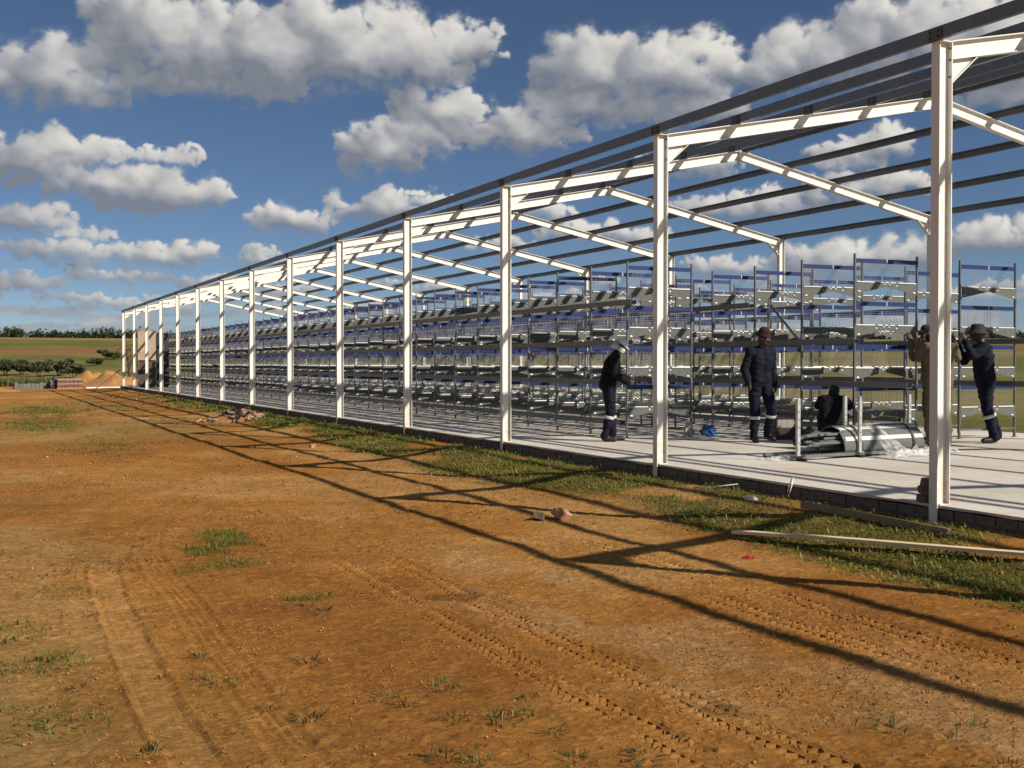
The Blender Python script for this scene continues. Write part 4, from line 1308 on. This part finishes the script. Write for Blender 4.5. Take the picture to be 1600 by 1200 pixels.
    for cz in range(7):
        m = MB()
        for k in range(6):
            x = -.72 + k * .24 + (cz % 2) * .03
            m.box(x, x + .225, -.45 + random.uniform(-.02, .02), .45, cz * .088, cz * .088 + .080)
        m.build('brick_layer', 'brick' if cz % 3 else 'brick2', t)['kind'] = 'stuff'
    t = thing('block_stack', 'low long stack of grey blocks left of the brick stack', 'blocks', (3.5, 76.0, gz(3.5, 76.0)), R(4))
    for k in range(9):
        m = MB(); m.box(-1.05 + k * .235, -1.05 + k * .235 + .22, -.4, .4, 0, .36 + random.uniform(-.06, .03)); m.build('block', 'block', t)
    crumple('dark_heap', 'small dark heap between the grey blocks and the brick stack', 'heap', 4.62, 75.4, .55, .55, 'dark_block', None, 4, .9)
    mound('sand_heap', 'big orange sand heap behind the last shed column', 'sand heap', 9.5, 86, 6.0, 5.5, .78, 'soil_pile', .05, 5.0, .8)
    mound('sand_heap', 'long reddish soil bank left of the big sand heap', 'sand heap', 8.8, 94, 6.0, 4.0, .85, 'soil_pile', .05, 9.0, .8)
    mound('sand_heap', 'low soil heap at the left edge of the yard', 'sand heap', 1.0, 70, 3.6, 4.0, .34, 'soil_pile', .05, 12.0)
    m = MB(); m.tube([(0, 0, .06), (2.1, .3, .07), (4.0, .2, .06)], .055, 8)
    tag(m.build('white_pipe', 'litter', None, (6.4, 74.0, gz(6.4, 74.0)), R(-6)), 'long white pipe on the ground at the end of the shed', 'pipe')
    m = MB(); m.box(0, .045, -.02, .02, 0, 2.2)
    o = m.build('prop_pole', 'timber_dark', None, (6.2, 68.2, gz(6.2, 68.2)), 0); o.rotation_euler = (0, R(52), R(-25)); tag(o, 'dark timber prop leaning against the end column', 'pole')
    # unfinished brick wall at the far end
    t = thing('brick_wall', 'narrow unfinished brick wall with a dark lower part at the shed end', 'wall', (7.92, 62.4, 0))
    m = MB(); m.box(0, .90, 0, .22, 1.42, 2.92); w = m.build('masonry', 'brickwork', t)
    m = MB()
    for k in range(4): m.box(.02 + k * .23, .02 + k * .23 + .19, .01, .21, 2.92, 2.92 + .08 * ((k * 7) % 3 > 0) + .002)
    m.build('top_course', 'brick2', w)
    m = MB(); m.box(.0, .06, .002, .218, 0, 1.418); m.box(.84, .90, .002, .218, 0, 1.418); m.build('lower_side', 'brick', t)
    m = MB(); m.box(.062, .838, .08, .12, 0.01, 1.41); m.build('lower_panel', 'dark_panel', t)  # dark brown panel filling the lower part of the wall
    t = thing('shaded_row_end', 'tall dark block added for the shaded row end, between the brick wall and the cages', 'dark_block', (8.95, 63.0, 0))  # added dark block standing in for the nearest row's end in shadow
    m = MB(); m.box(0, .62, 0, .5, .06, 2.72); m.build('dark_block_body', 'dark_block', t)
    m = MB(); m.box(.03, .59, .05, .45, .002, .058); m.build('dark_block_foot', 'strap', t)
    for zz in (.12, 1.40):
        m = MB(); m.box(.03, .59, -.012, -.001, zz, zz + 1.22); d = m.build('dark_block_panel', 'dark_block', t)
        m = MB(); m.box(.06, .09, -.035, -.0125, zz + .5, zz + .68); m.build('dark_block_bar', 'post', d)


build_clutter()

# ------------------------------------------------------------------ steel bundle on its cradle
def build_bundle():
    ax = Vector((.992, .125, 0)); ang = math.atan2(ax.y, ax.x)
    org = Vector((11.0, 12.30, 0))
    t = thing('cradle', 'low steel cradle with four galvanised uprights on the concrete floor', 'cradle', org, ang)
    for s in (-1, 1):
        m = MB(); m.box(-1.52, 1.47, s * .25 - .03, s * .25 + .03, .031, .070); m.build('rail', 'trough', t)
    for x in (-1.40, -.30, .25, 1.35):
        m = MB(); m.box(x - .035, x + .035, -.36, .36, .002, .030); m.build('bearer', 'strap', t)
    for (x, s, h) in ((-1.47, -1, .80), (-.32, -1, .82), (.07, 1, .80), (1.42, 1, .80)):
        m = MB(); y = s * .30
        m.prism([(x - .024, y - .018), (x + .024, y - .018), (x + .024, y - .014), (x - .020, y - .014), (x - .020, y + .018), (x - .024, y + .018)], 'z', .079, h)
        m.prism([(x - .045, y - .03), (x + .045, y - .03), (x + .045, y + .03), (x - .045, y + .03)], 'z', .0705, .0785)
        for k in range(5): m.box(x - .005, x + .005, y - .021, y - .0185, .22 + k * .1, .24 + k * .1, 1)
        m.build('upright', ['galv_light', 'strap'], t)
    # bundle of nested profiles
    b = thing('profile_bundle', 'strapped bundle of curved galvanised profiles lying in the steel cradle', 'bundle', org + Vector((.16, 0, .072)), ang)
    for k in range(15):
        m = MB(); a = math.pi * k / 14
        r = .275
        cy, cz = math.cos(a) * r * .92, .06 + math.sin(a) * r * 1.0
        w = .060; tx, tz = -math.sin(a), math.cos(a); nx, nz = math.cos(a), math.sin(a)
        x0, x1 = -.72 + random.uniform(-.03, .03), 0.86 + random.uniform(-.02, .02)
        pts = [(cy + tx * w + nx * -.012, cz + tz * w * .95 + nz * -.012), (cy + tx * w * .5 + nx * .004, cz + tz * w * .5 + nz * .004), (cy - tx * w * .5 + nx * .004, cz - tz * w * .5 + nz * .004), (cy - tx * w + nx * -.012, cz - tz * w * .95 + nz * -.012),
               (cy - tx * w * .5 - nx * .010, cz - tz * w * .5 - nz * .010), (cy + tx * w * .5 - nx * .010, cz + tz * w * .5 - nz * .010)]
        m.prism([(p, max(q, .002)) for p, q in pts], 'x', x0, x1)
        m.build('profile', 'galv' if k % 3 else 'lip', b)
    for k in range(30):
        m = MB()
        y = random.uniform(-.17, .17); z = random.uniform(.02, .24); x0 = -1.05 + random.uniform(-.22, .14)
        m.prism([(y - .018, z), (y + .018, z), (y + .018, z + .03), (y + .013, z + .03), (y + .013, z + .005), (y - .013, z + .005), (y - .013, z + .03), (y - .018, z + .03)], 'x', x0, x0 + 1.0)
        m.build('channel', 'trough', b)
    for x in (-.42, .64):
        m = MB(); pts = [(math.cos(math.pi * i / 14) * .272, .06 + math.sin(math.pi * i / 14) * .292) for i in range(15)]
        pts = [(.262, .003)] + pts + [(-.262, .003)]
        for p, q in zip(pts[:-1], pts[1:]):
            m.add([(x - .022, p[0], p[1]), (x + .022, p[0], p[1]), (x + .022, q[0], q[1]), (x - .022, q[0], q[1])], [(0, 1, 2, 3)])
        m.build('strap', 'strap', b)
    # torn film
    def film(name, label, cx, cy, w, l, h, seed, rz):
        m = MB(); n = 30; vs = []; fs = []
        for j in range(n + 1):
            for i in range(n + 1):
                a, c = i / n * 2 - 1, j / n * 2 - 1
                z = h * (.5 + .9 * mnoise.noise((a * 2.3 + seed, c * 2.3, 0)) + .5 * mnoise.noise((a * 6, c * 6 + seed, 3)) + .3 * mnoise.noise((a * 13, c * 13 + seed, 5)))
                e = 1 + .25 * mnoise.noise((a * 2, c * 2, seed))
                vs.append((a * w / 2 * e, c * l / 2 * e, max(.006, z * (1 - .5 * max(abs(a), abs(c))))))
        for j in range(n):
            for i in range(n):
                k = j * (n + 1) + i; fs.append((k, k + 1, k + n + 2, k + n + 1))
        m.add(vs, fs)
        return tag(m.build(name, 'film', None, (cx, cy, .002), rz), label, 'plastic film')
    # film torn open and hanging over the front of the bundle
    m = MB(); n = 26; vs = []; fs = []
    prof = [(.02, .42), (-.12, .41), (-.23, .34), (-.31, .22), (-.36, .10), (-.46, .03), (-.62, .02), (-.74, .03)]
    for j in range(n + 1):
        for i in range(n + 1):
            a, c = i / n, j / n
            q = c * (len(prof) - 1); q0 = min(int(q), len(prof) - 2); f = q - q0
            yy = prof[q0][0] * (1 - f) + prof[q0 + 1][0] * f; zz = prof[q0][1] * (1 - f) + prof[q0 + 1][1] * f
            w = .16 + .55 * c * c
            nn = mnoise.noise((a * 3, c * 4, 2)) + .6 * mnoise.noise((a * 9, c * 9, 4))
            vs.append((.05 + .75 * c * c + (a - .5) * 2 * w * .6, yy + .04 * nn, max(.008, zz + .035 * nn + .07 * max(0, nn) * c)))
    for j in range(n):
        for i in range(n):
            k = j * (n + 1) + i; fs.append((k, k + 1, k + n + 2, k + n + 1))
    m.add(vs, fs)
    tag(m.build('plastic_film', 'film', None, org, ang), 'clear plastic film hanging off the front of the bundle to the floor', 'plastic film')
    film('plastic_film', 'torn clear plastic film heaped in front of the bundle', 11.45, 11.80, 1.15, .34, .12, 3, ang + .08)
    film('plastic_film', 'clear plastic film spread on the floor right of the cradle', 12.20, 12.05, .65, .50, .09, 7, ang)
    film('plastic_film', 'flat clear plastic film left of the cradle', 9.60, 12.05, .75, .42, .07, 11, ang)


build_bundle()

# ------------------------------------------------------------------ people
def person(name, label, loc, rotz, J, mats, scale=1.0, hat=None, bands=True, hands=None, head_dir=(0, 1, -.1)):
    """J: joints in metres, the person facing +Y; mats: dict cloth/legs/hand/skin/shoe"""
    t = thing(name, label, 'person', loc, rotz)
    V = {k: Vector(v) for k, v in J.items()}
    bm = bmesh.new()
    bones = []
    def sph(p, r, sc=(1, 1, 1), rot=None):
        mt_ = Matrix.Translation(p) @ (rot.to_matrix().to_4x4() if rot else Matrix()) @ Matrix.Diagonal((r * sc[0], r * sc[1], r * sc[2], 1))
        bmesh.ops.create_icosphere(bm, subdivisions=2, radius=1, matrix=mt_)
    def cap(a, b, ra, rb, tagm):
        bones.append((a, b, ra, rb, tagm))
        sph(a, ra); sph(b, rb)
        d = b - a; L = d.length
        if L < 1e-4: return
        q = d.to_track_quat('Z', 'Y')
        bmesh.ops.create_cone(bm, cap_ends=True, segments=16, radius1=ra, radius2=rb, depth=L, matrix=Matrix.Translation((a + b) / 2) @ q.to_matrix().to_4x4())
    P = V
    sx = (P['sR'] - P['sL']).normalized()
    hx = (P['hR'] - P['hL']).normalized()
    for o in (-.055, .055):
        cap(P['pelvis'] + hx * o, P['waist'] + (hx + sx) * o * .5, .140, .126, 'cloth')
        cap(P['waist'] + (hx + sx) * o * .5, P['chest'] + sx * o * 1.35, .126, .134, 'cloth')
        cap(P['chest'] + sx * o * 1.35, P['neck'] + sx * o * .8 - (P['neck'] - P['chest']) * .25, .134, .080, 'cloth')
    cap(P['sL'], P['sR'], .068, .068, 'cloth')
    cap(P['neck'], P['head'] - (P['head'] - P['neck']) * .35, .058, .055, 'skin')
    for s in 'LR':
        cap(P['s' + s], P['e' + s], .078, .066, 'cloth')
        cap(P['e' + s], P['w' + s], .066, .052, 'cloth')
        fd = (P['w' + s] - P['e' + s]).normalized()
        if hands and s in hands: fd = Vector(hands[s]).normalized()
        out = (P['s' + s] - P['chest']).normalized()
        palm_n = fd.cross(Vector((0, 0, 1)))
        if palm_n.length < .2: palm_n = -out
        palm_n.normalize()
        lat = fd.cross(palm_n).normalized()
        w = P['w' + s]
        for o in (-.018, .018): cap(w + fd * .015 + lat * o * .6, w + fd * .075 + lat * o, .022, .020, 'hand')
        for k, (o, ln) in enumerate(((-.031, .062), (-.010, .074), (.011, .070), (.032, .055))):
            b0 = w + fd * .088 + lat * o; b1 = b0 + (fd * .9 + palm_n * .35).normalized() * ln * .5; b2 = b1 + (fd * .5 + palm_n * .8).normalized() * ln * .5
            cap(b0, b1, .0105, .010, 'hand'); cap(b1, b2, .010, .009, 'hand')
        th0 = w + fd * .035 - lat * .030; th1 = th0 + (fd * .5 - lat * .7 + palm_n * .35).normalized() * .034; th2 = th1 + (fd * .8 + palm_n * .5).normalized() * .028
        cap(th0, th1, .014, .012, 'hand'); cap(th1, th2, .012, .0105, 'hand')
        cap(P['h' + s], P['k' + s], .104, .076, 'legs')
        cap(P['k' + s], P['a' + s], .076, .066, 'legs')
        cap(P['a' + s] + Vector((0, 0, .0)), P['a' + s] - Vector((0, 0, .035)), .050, .046, 'shoe')
        cap(P['a' + s] - Vector((0, 0, .038)), P['t' + s], .046, .040, 'shoe')
    # head
    hd = Vector(head_dir).normalized(); q = hd.to_track_quat('Y', 'Z')
    hc = P['head']
    up = q @ Vector((0, 0, 1)); rt = q @ Vector((1, 0, 0))
    sph(hc, 1, (.076, .096, .112), q); bones.append((hc + up * .03, hc - up * .03, .085, .08, 'skin'))
    sph(hc + hd * .035 - up * .065, 1, (.052, .058, .050), q)
    cap(hc + hd * .092 + up * .012, hc + hd * .110 - up * .022, .011, .015, 'skin')
    cap(hc + hd * .083 - up * .062 - rt * .02, hc + hd * .083 - up * .062 + rt * .02, .012, .012, 'skin')
    cap(hc + hd * .078 + up * .028 - rt * .04, hc + hd * .078 + up * .028 + rt * .04, .014, .014, 'skin')
    for s in (-1, 1): sph(hc + rt * s * .079 - up * .005, 1, (.012, .020, .032), q)
    me0 = bpy.data.meshes.new('tmp'); bm.to_mesh(me0); bm.free()
    ob = bpy.data.objects.new('tmp', me0); COL.objects.link(ob)
    md = ob.modifiers.new('r', 'REMESH'); md.mode = 'VOXEL'; md.voxel_size = .0115
    sm = ob.modifiers.new('s', 'SMOOTH'); sm.factor = .5; sm.iterations = 3
    dg = bpy.context.evaluated_depsgraph_get()
    me = bpy.data.meshes.new_from_object(ob.evaluated_get(dg))
    bpy.data.objects.remove(ob); bpy.data.meshes.remove(me0)
    me.name = 'body'
    me.materials.clear()
    order = ['cloth', 'legs', 'skin', 'hand', 'shoe']
    for k in order: me.materials.append(M[mats[k]])
    nv = len(me.vertices)
    co = np.empty(nv * 3, np.float32); me.vertices.foreach_get('co', co); co = co.reshape(-1, 3)
    best = np.full(nv, 1e9); lab = np.zeros(nv, int)
    for a, b, ra, rb, tg in bones:
        a_, b_ = np.array(a), np.array(b); d = b_ - a_; L2 = max(1e-9, d @ d)
        tt = np.clip(((co - a_) @ d) / L2, 0, 1)
        dist = np.linalg.norm(co - a_ - tt[:, None] * d, axis=1) - (ra + (rb - ra) * tt)
        m_ = dist < best; best = np.where(m_, dist, best); lab = np.where(m_, order.index(tg), lab)
    no = np.empty(nv * 3, np.float32); me.vertices.foreach_get('normal', no); no = no.reshape(-1, 3)
    cl = lab <= 1
    # folds in the cloth
    w1 = fbm(co[:, 0] * 11 + co[:, 1] * 6, co[:, 2] * 13 + co[:, 1] * 8, 3) - .5
    w2 = np.sin(co[:, 2] * 62 + 9 * fbm(co[:, 0] * 9, co[:, 1] * 9 + co[:, 2] * 4, 2)) * .5
    co = co + no * (cl * (.034 * w1 + .006 * w2))[:, None]
    me.vertices.foreach_set('co', co.astype(np.float32).ravel())
    nf = len(me.polygons); li = np.empty(len(me.loops), np.int32); me.loops.foreach_get('vertex_index', li)
    ls = np.empty(nf, np.int32); me.polygons.foreach_get('loop_start', ls)
    me.polygons.foreach_set('material_index', lab[li[ls]].astype(np.int32))
    me.polygons.foreach_set('use_smooth', np.ones(nf, bool)); me.update()
    o = link('body', me, t)
    t.scale = (scale,) * 3
    # eyes
    for s in (-1, 1):
        bm = bmesh.new(); bmesh.ops.create_icosphere(bm, subdivisions=2, radius=.011, matrix=Matrix.Translation(hc + hd * .083 + rt * s * .032 + up * .006))
        m_ = bpy.data.meshes.new('eye'); bm.to_mesh(m_); bm.free(); m_.materials.append(M['label']); link('eye', m_, o)
    # reflective bands on trousers
    if bands:
        for s in 'LR':
            a, b = P['k' + s], P['a' + s]; c = a + (b - a) * .26; d = (b - a).normalized()
            m = MB(); m.tube([c - d * .024, c - d * .020, c + d * .020, c + d * .024], [.0835, .0865, .0845, .0815], 18, 0, False); m.build('reflective_band', 'reflect', o, smooth=True)
    if hat: hat(o, hc, q)
    return t


def hat_part(o, name, mat, hc, q, prof, seg=20, off=(0, 0, 0), asp=(1, 1.22)):
    """lathe around the head's own up axis; prof list of (radius, height)"""
    m = MB(); vs = []; fs = []
    for r, z in prof:
        for k in range(seg):
            a = 2 * math.pi * k / seg
            vs.append(hc + q @ (Vector(off) + Vector((math.cos(a) * r * asp[0], math.sin(a) * r * asp[1], z))))
    for i in range(len(prof) - 1):
        for k in range(seg): fs.append((i * seg + k, i * seg + (k + 1) % seg, (i + 1) * seg + (k + 1) % seg, (i + 1) * seg + k))
    m.add(vs, fs)
    return m.build(name, mat, o, smooth=True)


def beanie(o, hc, q):
    hat_part(o, 'beanie', 'beanie', hc, q, [(.083, .005), (.090, .012), (.090, .045), (.084, .05), (.083, .08), (.073, .125), (.050, .155), (.020, .168), (.001, .17)], off=(0, -.012, .012))


def black_beanie(o, hc, q):
    hat_part(o, 'beanie', 'cap_dark', hc, q, [(.080, -.07), (.090, -.05), (.090, .045), (.084, .05), (.083, .08), (.073, .125), (.050, .145), (.001, .15)], off=(0, -.016, .0))


def white_hood(o, hc, q):
    hat_part(o, 'cap', 'cap_white', hc, q, [(.084, .02), (.088, .03), (.086, .07), (.072, .11), (.045, .13), (.001, .136)])
    m = MB(); pts = []
    n = 9
    vs = []
    for i in range(n):
        a = R(200) + R(140) * i / (n - 1)
        vs.append(hc + q @ Vector((math.cos(a) * .09, math.sin(a) * .112, .03)))
        vs.append(hc + q @ Vector((math.cos(a) * .105, math.sin(a) * .13 - .01, -.12)))
        vs.append(hc + q @ Vector((math.cos(a) * .098, math.sin(a) * .123 - .01, -.12)))
    fs = []
    for i in range(n - 1):
        a = 3 * i; fs += [(a, a + 1, a + 4, a + 3), (a, a + 3, a + 5, a + 2), (a + 1, a + 2, a + 5, a + 4)]
    m.add(vs, fs); m.build('neck_flap', 'cap_white', o, smooth=True)
    brim(o, hc, q, 'cap_white')
    hat_part(o, 'face_mask', 'cap_white', hc, q, [(.070, -.095), (.082, -.06), (.082, -.02), (.078, -.018)], off=(0, .012, 0))


def brim(o, hc, q, mat):
    m = MB(); n = 10; vs = []; fs = []
    for i in range(n):
        a = R(25) + R(130) * i / (n - 1)
        for rr, zz in ((1.0, .034), (1.0, .028)):
            vs.append(hc + q @ Vector((math.cos(a) * .086 * rr, math.sin(a) * .106 * rr, zz)))
        for zz in (.018, .012):
            vs.append(hc + q @ Vector((math.cos(a) * .090, math.sin(a) * .106 + .075 * math.sin((a - R(25)) / R(130) * math.pi), zz)))
    for i in range(n - 1):
        a = 4 * i; fs += [(a, a + 2, a + 6, a + 4), (a + 1, a + 5, a + 7, a + 3), (a + 2, a + 3, a + 7, a + 6)]
    m.add(vs, fs); m.build('brim', mat, o)


def red_cap(o, hc, q):
    hat_part(o, 'cap', 'cap_red', hc, q, [(.084, .02), (.087, .03), (.084, .07), (.070, .105), (.045, .122), (.001, .127)]); brim(o, hc, q, 'cap_red')


def dark_hat(o, hc, q):
    hat_part(o, 'sun_hat', 'cap_dark', hc, q, [(.150, .005), (.150, .010), (.092, .045), (.090, .10), (.080, .135), (.050, .15), (.001, .152)], asp=(1, 1.12))


def dark_cap(o, hc, q):
    hat_part(o, 'cap', 'cap_dark', hc, q, [(.084, .02), (.087, .03), (.084, .07), (.070, .105), (.045, .122), (.001, .127)]); brim(o, hc, q, 'cap_dark')


STAND = dict(pelvis=(0, 0, .95), waist=(0, 0, 1.09), chest=(0, 0, 1.29), neck=(0, -.01, 1.46), head=(0, .03, 1.615),
             sL=(-.175, 0, 1.40), sR=(.175, 0, 1.40), eL=(-.25, -.03, 1.13), eR=(.25, -.03, 1.13), wL=(-.25, .06, .89), wR=(.25, .06, .89),
             hL=(-.09, 0, .90), hR=(.09, 0, .90), kL=(-.10, .02, .49), kR=(.10, .02, .49), aL=(-.11, -.02, .085), aR=(.11, -.02, .085), tL=(-.13, .14, .041), tR=(.13, .14, .041))


def pose(**k):
    d = dict(STAND); d.update(k); return d


def build_people():
    navy = dict(cloth='navy', legs='navy', skin='skin', hand='skin', shoe='boot')
    black = dict(cloth='black_cloth', legs='navy', skin='skin', hand='glove', shoe='boot')
    khaki = dict(cloth='khaki', legs='khaki', skin='skin', hand='skin', shoe='boot')
    # head bowed, one arm out to the cage frame
    person('person', 'worker in black jacket and white cap working at the end post', (9.30, 16.12, 0), R(-112),
           pose(pelvis=(0, -.04, .92), waist=(0, -.02, 1.06), chest=(0, .04, 1.25), neck=(0, .09, 1.41), head=(0, .17, 1.535),
                sL=(-.17, .08, 1.35), sR=(.17, .06, 1.35), eL=(-.23, .08, 1.08), wL=(-.18, .32, .98), eR=(.24, .04, 1.07), wR=(.17, .26, .95),
                hL=(-.09, -.03, .88), hR=(.09, -.03, .88), kL=(-.10, .03, .49), kR=(.10, -.01, .49), aL=(-.10, .05, .085), aR=(.11, -.10, .085), tL=(-.11, .22, .041), tR=(.13, .06, .041)),
           black, 1.0, white_hood, hands={'L': (.1, 1, -.1), 'R': (-.1, 1, -.1)}, head_dir=(0, .85, -.55))
    # walking worker
    person('person', 'worker in navy overalls and maroon beanie walking across the slab', (11.34, 14.93, 0), R(172),
           pose(pelvis=(0, .0, .95), chest=(0, .03, 1.30), neck=(0, .05, 1.47), head=(.0, .11, 1.61), eL=(-.25, -.06, 1.13), wL=(-.25, .02, .90), eR=(.27, .0, 1.13), wR=(.27, .14, .92),
                sL=(-.18, .03, 1.41), sR=(.18, .03, 1.41),
                kL=(-.12, .16, .52), aL=(-.13, .02, .13), tL=(-.15, .17, .055), kR=(.10, .03, .49), aR=(.10, .01, .085), tR=(.12, .17, .041)),
           navy, 1.02, beanie, head_dir=(-.55, .8, -.28))
    # crouching worker
    person('person', 'worker in dark clothes crouching behind the bundle, back turned', (12.02, 14.05, 0), R(-48),
           pose(pelvis=(0, -.10, .36), waist=(0, -.06, .49), chest=(0, .12, .66), neck=(0, .25, .76), head=(0, .37, .80),
                sL=(-.17, .20, .73), sR=(.17, .20, .73), eL=(-.25, .36, .62), eR=(.25, .36, .62), wL=(-.14, .55, .55), wR=(.14, .55, .55),
                hL=(-.10, -.07, .34), hR=(.10, -.07, .34), kL=(-.19, .31, .46), kR=(.19, .31, .44), aL=(-.14, .02, .085), aR=(.14, .02, .085), tL=(-.17, .17, .041), tR=(.17, .17, .041)),
           black, 0.95, black_beanie, bands=False, head_dir=(0, .8, -.6))
    up = dict(sL=(-.17, .03, 1.42), sR=(.17, .03, 1.42), eL=(-.26, .20, 1.27), eR=(.26, .20, 1.27), wL=(-.20, .24, 1.50), wR=(.20, .24, 1.50))
    person('person', 'worker in khaki with dark cap, half hidden left of the nearest column', (13.52, 13.50, 0), R(58),
           pose(**up, head=(0, .06, 1.62)), khaki, 1.06, dark_cap, bands=False, hands={'L': (.1, .4, .9), 'R': (-.1, .4, .9)}, head_dir=(0, 1, .1))
    person('person', 'worker in khaki with red cap, half hidden right of the nearest column', (13.20, 13.02, 0), R(-40),
           pose(**up, head=(.05, .07, 1.60)), dict(khaki, legs='khaki'), 1.05, red_cap, bands=False, hands={'L': (.1, .4, .9), 'R': (-.1, .4, .9)}, head_dir=(0, 1, .05))
    # leaning worker with arms up at the trough
    person('person', 'worker in navy overalls and charcoal hat leaning in to lift a trough', (14.45, 13.30, 0), R(64),
           pose(pelvis=(0, .0, .95), waist=(0, .02, 1.08), chest=(0, .04, 1.28), neck=(0, .05, 1.45), head=(0, .12, 1.60),
                sL=(-.18, .07, 1.41), sR=(.18, .05, 1.40), eL=(-.24, .28, 1.27), eR=(.25, .22, 1.20), wL=(-.18, .36, 1.49), wR=(.19, .34, 1.42),
                kL=(-.11, .02, .50), aL=(-.11, -.10, .09), tL=(-.13, .07, .041), kR=(.11, -.08, .50), aR=(.12, -.24, .11), tR=(.13, -.09, .045)),
           navy, 1.07, dark_hat, hands={'L': (0, .5, .85), 'R': (0, .5, .85)}, head_dir=(.1, .95, .05))


build_people()
